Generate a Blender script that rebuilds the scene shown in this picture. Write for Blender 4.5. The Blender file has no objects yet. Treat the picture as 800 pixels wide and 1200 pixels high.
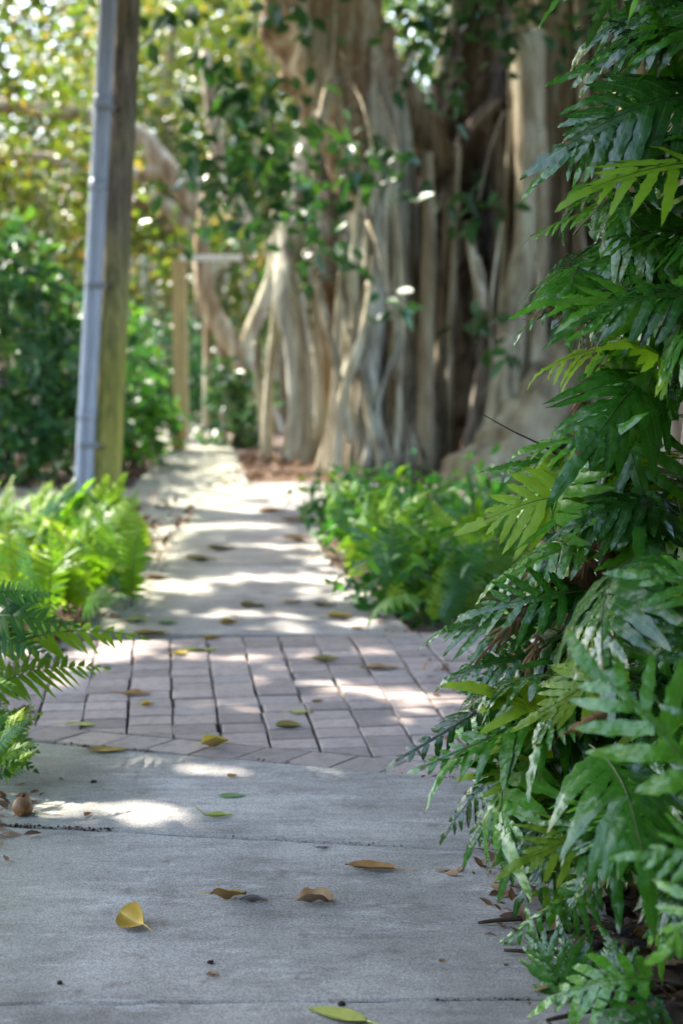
import bpy, math, random
import numpy as np
from mathutils import Vector, Matrix, noise

# ------------------------------------------------------------------ camera, sky, sun, exposure
scene = bpy.context.scene
R = math.radians
CAM_H, FPX, HORIZON = 1.5, 1667.0, 380.0
PITCH = math.atan((600 - HORIZON) / FPX)
cam_data = bpy.data.cameras.new("camera")
cam = bpy.data.objects.new("camera", cam_data)
scene.collection.objects.link(cam)
cam.location = (0, 0, CAM_H)
cam.rotation_euler = (math.pi / 2 - PITCH, 0, 0)
cam_data.sensor_fit = 'VERTICAL'
cam_data.sensor_height = 36.0
cam_data.lens = 36.0 * FPX / 1200.0
cam_data.clip_start = 0.05
cam_data.clip_end = 1000
cam_data.dof.use_dof = True
cam_data.dof.focus_distance = 3.75
cam_data.dof.aperture_fstop = 2.05
cam_data.dof.aperture_blades = 0
scene.camera = cam

SUN = Vector((-0.46, 0.47, 0.755)).normalized()        # towards the sun
sun_el = math.asin(SUN.z)
sun_az = math.atan2(SUN.x, SUN.y)                       # clockwise from +Y
world = bpy.data.worlds.new("World")
scene.world = world
world.use_nodes = True
wn = world.node_tree
sky = wn.nodes.new("ShaderNodeTexSky")
sky.sky_type = 'NISHITA'
sky.sun_disc = False
sky.sun_elevation = sun_el
sky.sun_rotation = sun_az
sky.air_density = 1.0
sky.dust_density = 2.5
sky.ozone_density = 1.0
wn.links.new(sky.outputs[0], wn.nodes["Background"].inputs[0])
wn.nodes["Background"].inputs[1].default_value = 0.15

sd = bpy.data.lights.new("sun", 'SUN')
sd.energy = 2.3
sd.angle = R(0.53)
sd.color = (1.0, 0.93, 0.82)
sun = bpy.data.objects.new("sun", sd)
scene.collection.objects.link(sun)
sun.rotation_euler = SUN.to_track_quat('Z', 'Y').to_euler()

vs = scene.view_settings
vs.view_transform = 'Standard'
vs.look = 'None'
vs.exposure = 3.02
vs.gamma = 1.0
scene.cycles.use_denoising = True
scene.cycles.max_bounces = 7
scene.cycles.diffuse_bounces = 4
scene.cycles.glossy_bounces = 3
scene.cycles.transmission_bounces = 4
scene.cycles.sample_clamp_indirect = 6.0
scene.cycles.sample_clamp_direct = 30.0

rng = np.random.default_rng(7)
random.seed(7)

# ------------------------------------------------------------------ pixel helpers (photograph pixels 800 x 1200 -> world)
FW = Vector((0, math.cos(PITCH), -math.sin(PITCH)))
UP = Vector((0, math.sin(PITCH), math.cos(PITCH)))
RT = Vector((1, 0, 0))
EYE = Vector((0, 0, CAM_H))

def ray(x, y):
    return FW + RT * ((x - 400) / FPX) + UP * ((600 - y) / FPX)

def at(x, y, d):
    """the world point seen at pixel x, y at depth d along the view axis"""
    return EYE + ray(x, y) * d

def G(x, y, z=0.0):
    """the point of the level z seen at pixel x, y"""
    r = ray(x, y)
    t = (z - CAM_H) / r.z
    return EYE + r * t

def px(p):
    v = Vector(p) - EYE
    d = v.dot(FW)
    return 400 + FPX * v.dot(RT) / d, 600 - FPX * v.dot(UP) / d, d

# ------------------------------------------------------------------ object helpers
COL = scene.collection

def tag(o, label=None, cat=None, group=None, kind=None):
    if label: o['label'] = label
    if cat: o['category'] = cat
    if group: o['group'] = group
    if kind: o['kind'] = kind
    return o

def empty(name, loc, label=None, cat=None, group=None, kind=None):
    o = bpy.data.objects.new(name, None)
    o.empty_display_size = 0.1
    o.location = loc
    COL.objects.link(o)
    return tag(o, label, cat, group, kind)

def mesh_data(name, V, F, mats, smooth=True, uv=None, mat_idx=None):
    """V (n,3); F is a list of index tuples or an (m,k) array"""
    me = bpy.data.meshes.new(name)
    V = np.asarray(V, dtype=np.float32)
    if isinstance(F, np.ndarray):
        m, k = F.shape
        me.vertices.add(len(V)); me.vertices.foreach_set("co", V.ravel())
        me.loops.add(m * k); me.loops.foreach_set("vertex_index", F.astype(np.int32).ravel())
        me.polygons.add(m)
        me.polygons.foreach_set("loop_start", np.arange(0, m * k, k, dtype=np.int32))
        me.polygons.foreach_set("loop_total", np.full(m, k, dtype=np.int32))
    else:
        me.from_pydata([tuple(v) for v in V], [], [tuple(f) for f in F])
    for mt in (mats if isinstance(mats, (list, tuple)) else [mats]):
        me.materials.append(mt)
    if mat_idx is not None:
        me.polygons.foreach_set("material_index", np.asarray(mat_idx, dtype=np.int32))
    if uv is not None:
        lay = me.uv_layers.new(name="leaf")
        li = np.empty(len(me.loops), dtype=np.int32)
        me.loops.foreach_get("vertex_index", li)
        lay.data.foreach_set("uv", np.asarray(uv, dtype=np.float32)[li].ravel())
    if smooth:
        me.polygons.foreach_set("use_smooth", np.ones(len(me.polygons), dtype=bool))
    me.update(calc_edges=True)
    me.validate()
    return me

def obj(name, me, parent=None, loc=None):
    o = bpy.data.objects.new(name, me)
    COL.objects.link(o)
    if parent is not None:
        o.parent = parent
    if loc is not None:
        o.location = loc
    return o

def wobj(name, V, F, mats, parent=None, **kw):
    """mesh given in world coordinates, put under a parent that has a location only"""
    V = np.asarray(V, dtype=np.float64)
    if parent is not None:
        base = Vector(parent.location)
        q = parent.parent
        while q is not None:
            base += Vector(q.location); q = q.parent
    else:
        base = Vector((0, 0, 0))
        base = Vector(V.mean(axis=0)); base.z = float(V[:, 2].min())
    o = obj(name, mesh_data(name, V - np.array(base), F, mats, **kw), parent)
    if parent is None:
        o.location = base
    return o

# ------------------------------------------------------------------ materials
def new_mat(name):
    m = bpy.data.materials.new(name)
    m.use_nodes = True
    nt = m.node_tree
    return m, nt, nt.nodes["Principled BSDF"], nt.nodes["Material Output"]

def N(nt, kind, **kw):
    n = nt.nodes.new(kind)
    for k, v in kw.items():
        setattr(n, k, v)
    return n

def ramp(nt, stops, src):
    r = N(nt, "ShaderNodeValToRGB")
    el = r.color_ramp.elements
    while len(el) < len(stops):
        el.new(0.5)
    for e, (p, c) in zip(el, stops):
        e.position = p
        e.color = (*c, 1)
    nt.links.new(src, r.inputs[0])
    return r

def mixc(nt, fac, a, b, mode='MIX'):
    m = N(nt, "ShaderNodeMix", data_type='RGBA', blend_type=mode)
    for sock, v in ((m.inputs[0], fac), (m.inputs[6], a), (m.inputs[7], b)):
        if hasattr(v, "is_output"):
            nt.links.new(v, sock)
        elif isinstance(v, tuple):
            sock.default_value = (*v, 1)
        else:
            sock.default_value = v
    return m.outputs[2]

def tex_noise(nt, scale, detail=4, rough=0.6, coord=None, mapping=None, dist=0.0):
    t = N(nt, "ShaderNodeTexNoise")
    t.inputs["Scale"].default_value = scale
    t.inputs["Detail"].default_value = detail
    t.inputs["Roughness"].default_value = rough
    t.inputs["Distortion"].default_value = dist
    if coord is not None:
        if mapping:
            mp = N(nt, "ShaderNodeMapping")
            mp.inputs["Scale"].default_value = mapping
            nt.links.new(coord, mp.inputs[0])
            coord = mp.outputs[0]
        nt.links.new(coord, t.inputs["Vector"])
    return t

def bump(nt, height, strength, dist, bsdf, chain=None):
    b = N(nt, "ShaderNodeBump")
    b.inputs["Strength"].default_value = strength
    b.inputs["Distance"].default_value = dist
    nt.links.new(height, b.inputs["Height"])
    if chain is not None:
        nt.links.new(chain, b.inputs["Normal"])
    nt.links.new(b.outputs[0], bsdf.inputs["Normal"])
    return b.outputs[0]

def leaf_mat(name, stops, rough=0.35, trans=0.35, trans_tint=(1.25, 1.35, 0.55), by='island', veins=False, spec=0.5, bumps=0.0):
    m, nt, b, out = new_mat(name)
    if by == 'island':
        g = N(nt, "ShaderNodeNewGeometry"); src = g.outputs["Random Per Island"]
    else:
        g = N(nt, "ShaderNodeObjectInfo"); src = g.outputs["Random"]
    col = ramp(nt, stops, src).outputs[0]
    tc = N(nt, "ShaderNodeTexCoord")
    nz = tex_noise(nt, 9 if by == 'object' else 2.5, 3, 0.6, tc.outputs["Object"])
    col = mixc(nt, 0.35, col, mixc(nt, nz.outputs["Fac"], (0.25, 0.3, 0.2), (1.6, 1.6, 1.5)), 'MULTIPLY')
    if veins:
        uv = N(nt, "ShaderNodeUVMap"); uv.uv_map = "leaf"
        sep = N(nt, "ShaderNodeSeparateXYZ"); nt.links.new(uv.outputs[0], sep.inputs[0])
        ab = N(nt, "ShaderNodeMath", operation='ABSOLUTE'); nt.links.new(sep.outputs[1], ab.inputs[0])
        rib = ramp(nt, [(0.0, (1, 1, 1)), (0.09, (0, 0, 0))], ab.outputs[0]).outputs[0]
        rf = N(nt, "ShaderNodeMath", operation='MULTIPLY'); nt.links.new(rib, rf.inputs[0]); rf.inputs[1].default_value = 0.45
        col = mixc(nt, rf.outputs[0], col, (0.16, 0.26, 0.07))
        tip = ramp(nt, [(0.86, (0, 0, 0)), (1.0, (1, 1, 1))], sep.outputs[0]).outputs[0]
        tn = ramp(nt, [(0.52, (0, 0, 0)), (0.6, (1, 1, 1))], nz.outputs["Fac"]).outputs[0]
        tm = N(nt, "ShaderNodeMath", operation='MULTIPLY'); nt.links.new(tip, tm.inputs[0]); nt.links.new(tn, tm.inputs[1])
        col = mixc(nt, tm.outputs[0], col, (0.16, 0.09, 0.03))
    nt.links.new(col, b.inputs["Base Color"])
    rn = N(nt, "ShaderNodeMapRange"); nt.links.new(nz.outputs["Fac"], rn.inputs[0])
    rn.inputs[3].default_value = rough - 0.1; rn.inputs[4].default_value = rough + 0.16
    nt.links.new(rn.outputs[0], b.inputs["Roughness"])
    b.inputs["Specular IOR Level"].default_value = spec
    tr = N(nt, "ShaderNodeBsdfTranslucent")
    nt.links.new(mixc(nt, 1.0, col, trans_tint, 'MULTIPLY'), tr.inputs[0])
    if bumps:
        vo = N(nt, "ShaderNodeTexVoronoi"); vo.inputs["Scale"].default_value = 46
        nt.links.new(tc.outputs["Object"], vo.inputs["Vector"])
        n1 = bump(nt, vo.outputs["Distance"], bumps * 0.3, 0.006, b)
        n2 = tex_noise(nt, 9, 2, 0.5, tc.outputs["Object"])
        bump(nt, n2.outputs["Fac"], bumps, 0.04, b, n1)
    mx = N(nt, "ShaderNodeMixShader")
    mx.inputs[0].default_value = trans
    nt.links.new(b.outputs[0], mx.inputs[1]); nt.links.new(tr.outputs[0], mx.inputs[2])
    nt.links.new(mx.outputs[0], out.inputs[0])
    return m

M = {}
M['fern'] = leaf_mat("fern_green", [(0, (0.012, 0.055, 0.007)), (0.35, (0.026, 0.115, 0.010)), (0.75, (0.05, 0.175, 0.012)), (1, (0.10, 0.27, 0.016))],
                     rough=0.24, trans=0.27, by='object', veins=True, bumps=0.22, spec=0.58)
M['fern_lime'] = leaf_mat("fern_lime", [(0, (0.14, 0.25, 0.02)), (1, (0.2, 0.3, 0.03))], rough=0.36, trans=0.42, by='object', veins=True, bumps=0.3)
M['fern_dead'] = leaf_mat("fern_dead", [(0, (0.10, 0.05, 0.025)), (1, (0.17, 0.085, 0.04))], rough=0.7, trans=0.15, trans_tint=(1.2, 0.9, 0.6), by='object', spec=0.2)
M['fern_bright'] = leaf_mat("fern_bright", [(0, (0.12, 0.26, 0.015)), (0.5, (0.21, 0.36, 0.02)), (1, (0.31, 0.42, 0.03))], rough=0.45, trans=0.5, by='object', veins=True, spec=0.3)  # yellow of sunlit and backlit fronds put into the leaf colour
M['fern_sword'] = leaf_mat("fern_sword", [(0, (0.03, 0.11, 0.04)), (0.5, (0.05, 0.16, 0.03)), (1, (0.12, 0.27, 0.03))], rough=0.42, trans=0.38, by='object', veins=True)
M['stalk'] = leaf_mat("fern_stalk", [(0, (0.05, 0.055, 0.02)), (1, (0.08, 0.08, 0.03))], rough=0.5, trans=0.0, by='object')
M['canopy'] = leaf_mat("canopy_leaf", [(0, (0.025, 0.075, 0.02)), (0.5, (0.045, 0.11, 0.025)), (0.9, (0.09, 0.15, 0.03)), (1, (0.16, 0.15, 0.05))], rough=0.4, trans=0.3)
M['sunny'] = leaf_mat("sunny_leaf", [(0, (0.05, 0.10, 0.015)), (0.5, (0.11, 0.165, 0.022)), (0.8, (0.19, 0.20, 0.032)), (1, (0.30, 0.19, 0.08))], rough=0.33, trans=0.42)  # tan end of the range paints in sunlit patches of foliage
M['banyan_leaf'] = leaf_mat("banyan_leaf", [(0, (0.015, 0.06, 0.02)), (0.6, (0.03, 0.1, 0.025)), (1, (0.07, 0.17, 0.03))], rough=0.3, trans=0.25, veins=True)
M['shrub_leaf'] = leaf_mat("shrub_leaf", [(0, (0.03, 0.10, 0.05)), (0.6, (0.055, 0.16, 0.06)), (1, (0.11, 0.22, 0.04))], rough=0.35, trans=0.3)
M['herb_leaf'] = leaf_mat("herb_leaf", [(0, (0.025, 0.11, 0.02)), (0.6, (0.05, 0.18, 0.025)), (1, (0.14, 0.28, 0.04))], rough=0.42, trans=0.42)
M['litter'] = leaf_mat("dry_litter", [(0, (0.07, 0.04, 0.025)), (0.4, (0.17, 0.09, 0.05)), (0.8, (0.26, 0.16, 0.09)), (1, (0.36, 0.25, 0.15))], rough=0.75, trans=0.1, trans_tint=(1.2, 0.9, 0.6), spec=0.2)

def bark_mat(name, c0, c1, c2, vert=True, scale=3.0, b_dist=0.03):
    m, nt, b, out = new_mat(name)
    tc = N(nt, "ShaderNodeTexCoord")
    n1 = tex_noise(nt, scale, 6, 0.65, tc.outputs["Object"], (3, 3, 0.35) if vert else None)
    n2 = tex_noise(nt, 1.3, 3, 0.6, tc.outputs["Object"])
    n3 = tex_noise(nt, scale * 0.55, 4, 0.6, tc.outputs["Object"], (3, 3, 0.5) if vert else None)
    hf = N(nt, "ShaderNodeMix"); hf.inputs[0].default_value = 0.5
    nt.links.new(n1.outputs["Fac"], hf.inputs[2]); nt.links.new(n3.outputs["Fac"], hf.inputs[3])
    col = ramp(nt, [(0.38, c0), (0.5, c1), (0.62, c2)], hf.outputs[0]).outputs[0]
    col = mixc(nt, n2.outputs["Fac"], col, mixc(nt, 1.0, col, (0.85, 0.95, 0.7), 'MULTIPLY'))
    nt.links.new(col, b.inputs["Base Color"])
    b.inputs["Roughness"].default_value = 0.85
    b.inputs["Specular IOR Level"].default_value = 0.25
    bump(nt, n1.outputs["Fac"], 0.8, b_dist, b)
    return m

M['bark'] = bark_mat("banyan_bark", (0.11, 0.075, 0.05), (0.31, 0.24, 0.18), (0.56, 0.49, 0.41))
M['bark_pale'] = bark_mat("pale_bark", (0.15, 0.105, 0.075), (0.43, 0.355, 0.275), (0.68, 0.63, 0.55))
M['bark_dark'] = bark_mat("dark_bark", (0.035, 0.025, 0.02), (0.11, 0.08, 0.068), (0.32, 0.27, 0.25))  # dark tone also carries the shade of the banyan's recesses
M['bark_brown'] = bark_mat("brown_bark", (0.15, 0.105, 0.07), (0.32, 0.24, 0.17), (0.48, 0.39, 0.30))
M['bark_grey'] = bark_mat("grey_bark", (0.11, 0.092, 0.08), (0.33, 0.295, 0.26), (0.6, 0.575, 0.54))
M['bark_tan'] = bark_mat("tan_bark", (0.15, 0.09, 0.055), (0.33, 0.225, 0.15), (0.6, 0.52, 0.43))
M['twig'] = bark_mat("twig_bark", (0.03, 0.02, 0.016), (0.06, 0.042, 0.032), (0.11, 0.08, 0.06), vert=False)

def concrete_mat():
    m, nt, b, out = new_mat("worn_concrete")
    tc = N(nt, "ShaderNodeTexCoord"); co = tc.outputs["Object"]
    g = N(nt, "ShaderNodeNewGeometry"); pos = g.outputs["Position"]
    big = tex_noise(nt, 1.6, 5, 0.62, pos)
    streak = tex_noise(nt, 9, 6, 0.7, pos, (0.55, 2.2, 1))
    pale = tex_noise(nt, 11, 4, 0.65, pos, (0.45, 1.6, 1), 0.4)
    grain = tex_noise(nt, 210, 3, 0.75, pos)
    peb = N(nt, "ShaderNodeTexVoronoi"); peb.inputs["Scale"].default_value = 150; nt.links.new(pos, peb.inputs["Vector"])
    col = ramp(nt, [(0.3, (0.20, 0.185, 0.166)), (0.5, (0.325, 0.307, 0.28)), (0.7, (0.44, 0.417, 0.38))], big.outputs["Fac"]).outputs[0]
    st = ramp(nt, [(0.32, (0.55, 0.54, 0.52)), (0.52, (1, 1, 1)), (0.75, (1.18, 1.17, 1.16))], streak.outputs["Fac"]).outputs[0]
    col = mixc(nt, 0.65, col, st, 'MULTIPLY')
    pl = ramp(nt, [(0.56, (0, 0, 0)), (0.68, (1, 1, 1))], pale.outputs["Fac"]).outputs[0]
    pm = N(nt, "ShaderNodeMath", operation='MULTIPLY'); nt.links.new(pl, pm.inputs[0]); pm.inputs[1].default_value = 0.5
    col = mixc(nt, pm.outputs[0], col, (0.52, 0.5, 0.48))
    gr = ramp(nt, [(0.36, (0.4, 0.39, 0.38)), (0.5, (1, 1, 1)), (0.64, (1.5, 1.5, 1.5))], grain.outputs["Fac"]).outputs[0]
    col = mixc(nt, 0.7, col, gr, 'MULTIPLY')
    # algae along the left edge of the path
    sep = N(nt, "ShaderNodeSeparateXYZ"); nt.links.new(pos, sep.inputs[0])
    ma = N(nt, "ShaderNodeMapRange"); nt.links.new(sep.outputs[0], ma.inputs[0])
    ma.inputs[1].default_value = -0.55; ma.inputs[2].default_value = -1.1; ma.inputs[3].default_value = 0; ma.inputs[4].default_value = 1
    mm = N(nt, "ShaderNodeMath", operation='MULTIPLY'); nt.links.new(ma.outputs[0], mm.inputs[0]); nt.links.new(big.outputs["Fac"], mm.inputs[1])
    col = mixc(nt, mm.outputs[0], col, (0.17, 0.19, 0.10))
    # brown tannin stain spreading from the fern bank, and scattered leaf stains
    mb = N(nt, "ShaderNodeMapRange"); nt.links.new(sep.outputs[0], mb.inputs[0])
    mb.inputs[1].default_value = -0.05; mb.inputs[2].default_value = 0.75; mb.inputs[3].default_value = 0; mb.inputs[4].default_value = 1.0
    sn = tex_noise(nt, 3.2, 6, 0.72, pos, (0.6, 1.5, 1), 0.6)
    mq = N(nt, "ShaderNodeMath", operation='MULTIPLY'); nt.links.new(mb.outputs[0], mq.inputs[0])
    nt.links.new(ramp(nt, [(0.4, (0, 0, 0)), (0.62, (1, 1, 1))], sn.outputs["Fac"]).outputs[0], mq.inputs[1])
    col = mixc(nt, mq.outputs[0], col, (0.15, 0.135, 0.12))
    sp_ = tex_noise(nt, 14, 3, 0.6, pos)
    col = mixc(nt, ramp(nt, [(0.60, (0, 0, 0)), (0.74, (0.6,) * 3)], sp_.outputs["Fac"]).outputs[0], col, (0.15, 0.12, 0.095))
    nt.links.new(col, b.inputs["Base Color"])
    b.inputs["Roughness"].default_value = 0.82
    b.inputs["Specular IOR Level"].default_value = 0.35
    n1 = bump(nt, grain.outputs["Fac"], 0.55, 0.002, b)
    n2 = bump(nt, peb.outputs["Distance"], 0.25, 0.002, b, n1)
    bump(nt, streak.outputs["Fac"], 0.35, 0.006, b, n2)
    return m
M['concrete'] = concrete_mat()

def brick_mat():
    m, nt, b, out = new_mat("clay_paver")
    oi = N(nt, "ShaderNodeObjectInfo")
    g = N(nt, "ShaderNodeNewGeometry"); pos = g.outputs["Position"]
    col = ramp(nt, [(0, (0.25, 0.205, 0.18)), (0.4, (0.35, 0.285, 0.25)), (0.75, (0.43, 0.345, 0.30)), (1, (0.31, 0.275, 0.25))], oi.outputs["Random"]).outputs[0]
    nz = tex_noise(nt, 22, 5, 0.7, pos)
    gr = tex_noise(nt, 300, 2, 0.7, pos)
    col = mixc(nt, 0.7, col, ramp(nt, [(0.3, (0.6, 0.58, 0.57)), (0.5, (1, 1, 1)), (0.75, (1.2, 1.18, 1.16))], nz.outputs["Fac"]).outputs[0], 'MULTIPLY')
    col = mixc(nt, 0.6, col, ramp(nt, [(0.3, (0.6, 0.6, 0.6)), (0.7, (1.3, 1.3, 1.3))], gr.outputs["Fac"]).outputs[0], 'MULTIPLY')
    nt.links.new(col, b.inputs["Base Color"])
    b.inputs["Roughness"].default_value = 0.85
    n1 = bump(nt, gr.outputs["Fac"], 0.5, 0.002, b)
    bump(nt, nz.outputs["Fac"], 0.4, 0.006, b, n1)
    return m
M['brick'] = brick_mat()

def soil_mat():
    m, nt, b, out = new_mat("leafy_soil")
    g = N(nt, "ShaderNodeNewGeometry"); pos = g.outputs["Position"]
    n1 = tex_noise(nt, 5, 6, 0.7, pos)
    vo = N(nt, "ShaderNodeTexVoronoi"); vo.inputs["Scale"].default_value = 17; nt.links.new(pos, vo.inputs["Vector"])
    sep = N(nt, "ShaderNodeSeparateColor"); nt.links.new(vo.outputs["Color"], sep.inputs[0])
    lit = ramp(nt, [(0, (0.055, 0.036, 0.025)), (0.5, (0.13, 0.08, 0.05)), (1, (0.22, 0.14, 0.085))], sep.outputs[0]).outputs[0]
    col = mixc(nt, n1.outputs["Fac"], (0.05, 0.036, 0.027), lit)
    nt.links.new(col, b.inputs["Base Color"])
    b.inputs["Roughness"].default_value = 0.95
    n2 = bump(nt, vo.outputs["Distance"], 0.6, 0.03, b)
    bump(nt, n1.outputs["Fac"], 0.6, 0.03, b, n2)
    return m
M['soil'] = soil_mat()

def plain_mat(name, col, rough=0.6, spec=0.4, nscale=8, amount=0.3, mapping=None, col2=None):
    m, nt, b, out = new_mat(name)
    tc = N(nt, "ShaderNodeTexCoord")
    nz = tex_noise(nt, nscale, 5, 0.65, tc.outputs["Object"], mapping)
    c2 = col2 or tuple(c * (1 - amount) for c in col)
    nt.links.new(ramp(nt, [(0.35, c2), (0.65, col)], nz.outputs["Fac"]).outputs[0], b.inputs["Base Color"])
    b.inputs["Roughness"].default_value = rough
    b.inputs["Specular IOR Level"].default_value = spec
    bump(nt, nz.outputs["Fac"], 0.25, 0.01, b)
    return m
M['conduit'] = plain_mat("grey_conduit", (0.36, 0.40, 0.47), 0.42, 0.5, 5, 0.25, (4, 4, 0.6))
M['strap'] = plain_mat("steel_strap", (0.22, 0.23, 0.25), 0.45, 0.5)
M['white_paint'] = plain_mat("white_paint", (0.78, 0.78, 0.76), 0.5, 0.4, 6, 0.12)
M['post_wood'] = plain_mat("post_wood", (0.62, 0.48, 0.24), 0.8, 0.2, 6, 0.4, (4, 4, 0.4))
M['bollard_wood'] = plain_mat("bollard_wood", (0.42, 0.32, 0.15), 0.8, 0.2, 6, 0.35, (4, 4, 0.4))

def pole_mat():
    m, nt, b, out = new_mat("mossy_pole_wood")
    g = N(nt, "ShaderNodeNewGeometry")
    tc = N(nt, "ShaderNodeTexCoord")
    n1 = tex_noise(nt, 5, 6, 0.7, tc.outputs["Object"], (5, 5, 0.3))
    n2 = tex_noise(nt, 1.4, 4, 0.6, tc.outputs["Object"], (2, 2, 0.8))
    wood = ramp(nt, [(0.36, (0.06, 0.047, 0.035)), (0.52, (0.15, 0.12, 0.088)), (0.66, (0.27, 0.225, 0.17))], n1.outputs["Fac"]).outputs[0]
    moss = ramp(nt, [(0.35, (0.09, 0.095, 0.018)), (0.62, (0.33, 0.31, 0.05))], n1.outputs["Fac"]).outputs[0]
    sep = N(nt, "ShaderNodeSeparateXYZ"); nt.links.new(g.outputs["Position"], sep.inputs[0])
    mr = N(nt, "ShaderNodeMapRange"); nt.links.new(sep.outputs[2], mr.inputs[0])
    mr.inputs[1].default_value = 2.6; mr.inputs[2].default_value = 1.2; mr.inputs[3].default_value = 0.0; mr.inputs[4].default_value = 0.85
    ad = N(nt, "ShaderNodeMath", operation='ADD', use_clamp=True); nt.links.new(mr.outputs[0], ad.inputs[0])
    sb = N(nt, "ShaderNodeMath", operation='SUBTRACT'); nt.links.new(n2.outputs["Fac"], sb.inputs[0]); sb.inputs[1].default_value = 0.45
    nt.links.new(sb.outputs[0], ad.inputs[1])
    nt.links.new(mixc(nt, ad.outputs[0], wood, moss), b.inputs["Base Color"])
    b.inputs["Roughness"].default_value = 0.88
    bump(nt, n1.outputs["Fac"], 0.6, 0.02, b)
    return m
M['pole'] = pole_mat()

def fallen_mat(name, c, under, blotch=(0.12, 0.07, 0.03), amount=0.4):
    m, nt, b, out = new_mat(name)
    tc = N(nt, "ShaderNodeTexCoord")
    nz = tex_noise(nt, 40, 5, 0.65, tc.outputs["Object"])
    top = mixc(nt, ramp(nt, [(0.5, (0, 0, 0)), (0.72, (amount,) * 3)], nz.outputs["Fac"]).outputs[0], c, blotch)
    uv = N(nt, "ShaderNodeUVMap"); uv.uv_map = "leaf"
    sep = N(nt, "ShaderNodeSeparateXYZ"); nt.links.new(uv.outputs[0], sep.inputs[0])
    ab = N(nt, "ShaderNodeMath", operation='ABSOLUTE'); nt.links.new(sep.outputs[1], ab.inputs[0])
    rib = ramp(nt, [(0.0, (0.6,) * 3), (0.1, (0, 0, 0))], ab.outputs[0]).outputs[0]
    top = mixc(nt, rib, top, tuple(min(1, x * 1.5) for x in c))
    g = N(nt, "ShaderNodeNewGeometry")
    col = mixc(nt, g.outputs["Backfacing"], top, under)
    nt.links.new(col, b.inputs["Base Color"])
    b.inputs["Roughness"].default_value = 0.55
    b.inputs["Specular IOR Level"].default_value = 0.35
    tr = N(nt, "ShaderNodeBsdfTranslucent"); nt.links.new(col, tr.inputs[0])
    mx = N(nt, "ShaderNodeMixShader"); mx.inputs[0].default_value = 0.15
    nt.links.new(b.outputs[0], mx.inputs[1]); nt.links.new(tr.outputs[0], mx.inputs[2]); nt.links.new(mx.outputs[0], out.inputs[0])
    bump(nt, nz.outputs["Fac"], 0.4, 0.003, b)
    return m
M['l_yellow'] = fallen_mat("yellow_leaf", (0.40, 0.27, 0.04), (0.26, 0.15, 0.05), amount=.6)
M['l_gold'] = fallen_mat("golden_leaf", (0.62, 0.46, 0.05), (0.35, 0.25, 0.08), amount=0.2)
M['l_tan'] = fallen_mat("tan_leaf", (0.40, 0.26, 0.13), (0.22, 0.15, 0.10))
M['l_orange'] = fallen_mat("orange_leaf", (0.36, 0.19, 0.06), (0.25, 0.14, 0.07))
M['l_olive'] = fallen_mat("olive_leaf", (0.26, 0.21, 0.05), (0.16, 0.12, 0.05))
M['l_lime'] = fallen_mat("lime_leaf", (0.42, 0.45, 0.10), (0.3, 0.32, 0.1), (0.35, 0.25, 0.07), 0.5)
M['l_green'] = fallen_mat("green_fallen_leaf", (0.13, 0.24, 0.09), (0.2, 0.28, 0.14), amount=0.15)
M['l_grey'] = fallen_mat("grey_leaf", (0.13, 0.11, 0.11), (0.15, 0.12, 0.11))
M['fruit'] = plain_mat("brown_fruit", (0.33, 0.16, 0.06), 0.5, 0.4, 30, 0.6)
M['crumb'] = plain_mat("dark_crumb", (0.07, 0.045, 0.035), 0.9, 0.2, 60, 0.5)

# ------------------------------------------------------------------ geometry helpers
def catmull(pts, n):
    P = [Vector(p) for p in pts]
    P = [P[0] * 2 - P[1]] + P + [P[-1] * 2 - P[-2]]
    out = []
    segs = len(P) - 3
    for i in range(n + 1):
        t = i / n * segs
        k = min(int(t), segs - 1); u = t - k
        a, b, c, d = P[k:k + 4]
        out.append(0.5 * ((2 * b) + (c - a) * u + (2 * a - 5 * b + 4 * c - d) * u * u + (3 * b - a - 3 * c + d) * u ** 3))
    return out

def tube(pts, radii, n=24, m=12, flute=0.0, lobes=5, rough=0.06, seed=0, caps=True, squash=None):
    C = catmull(pts, n)
    rr = np.interp(np.linspace(0, 1, n + 1), np.linspace(0, 1, len(radii)), radii)
    V, F = [], []
    prev = None
    ph = seed * 1.7
    for i, c in enumerate(C):
        t = (C[min(i + 1, n)] - C[max(i - 1, 0)]).normalized()
        if prev is None:
            a = Vector((1, 0, 0)) if abs(t.x) < 0.8 else Vector((0, 1, 0))
        else:
            a = prev
        a = (a - t * a.dot(t)).normalized(); prev = a
        b = t.cross(a)
        for j in range(m):
            th = 2 * math.pi * j / m
            f = 1 + flute * (math.sin(lobes * th + ph + 0.4 * math.sin(i * 0.35 + ph)) + 0.5 * math.sin((lobes + 3) * th + 2 * ph))
            q = c + (a * math.cos(th) + b * math.sin(th)) * rr[i]
            f += rough * 2 * noise.noise(q * (1.2 / max(rr[i], 0.03)) + Vector((seed * 7.3, 0, 0)))
            w = rr[i] * f
            V.append(c + a * math.cos(th) * w + b * math.sin(th) * w)
    for i in range(n):
        for j in range(m):
            k = (j + 1) % m
            F.append((i * m + j, i * m + k, (i + 1) * m + k, (i + 1) * m + j))
    if caps:
        F.append(tuple(range(m - 1, -1, -1)))
        F.append(tuple(n * m + j for j in range(m)))
    return V, F

def tube_obj(name, pts, radii, mat, parent=None, **kw):
    V, F = tube(pts, radii, **kw)
    return wobj(name, V, F, mat, parent)

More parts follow.
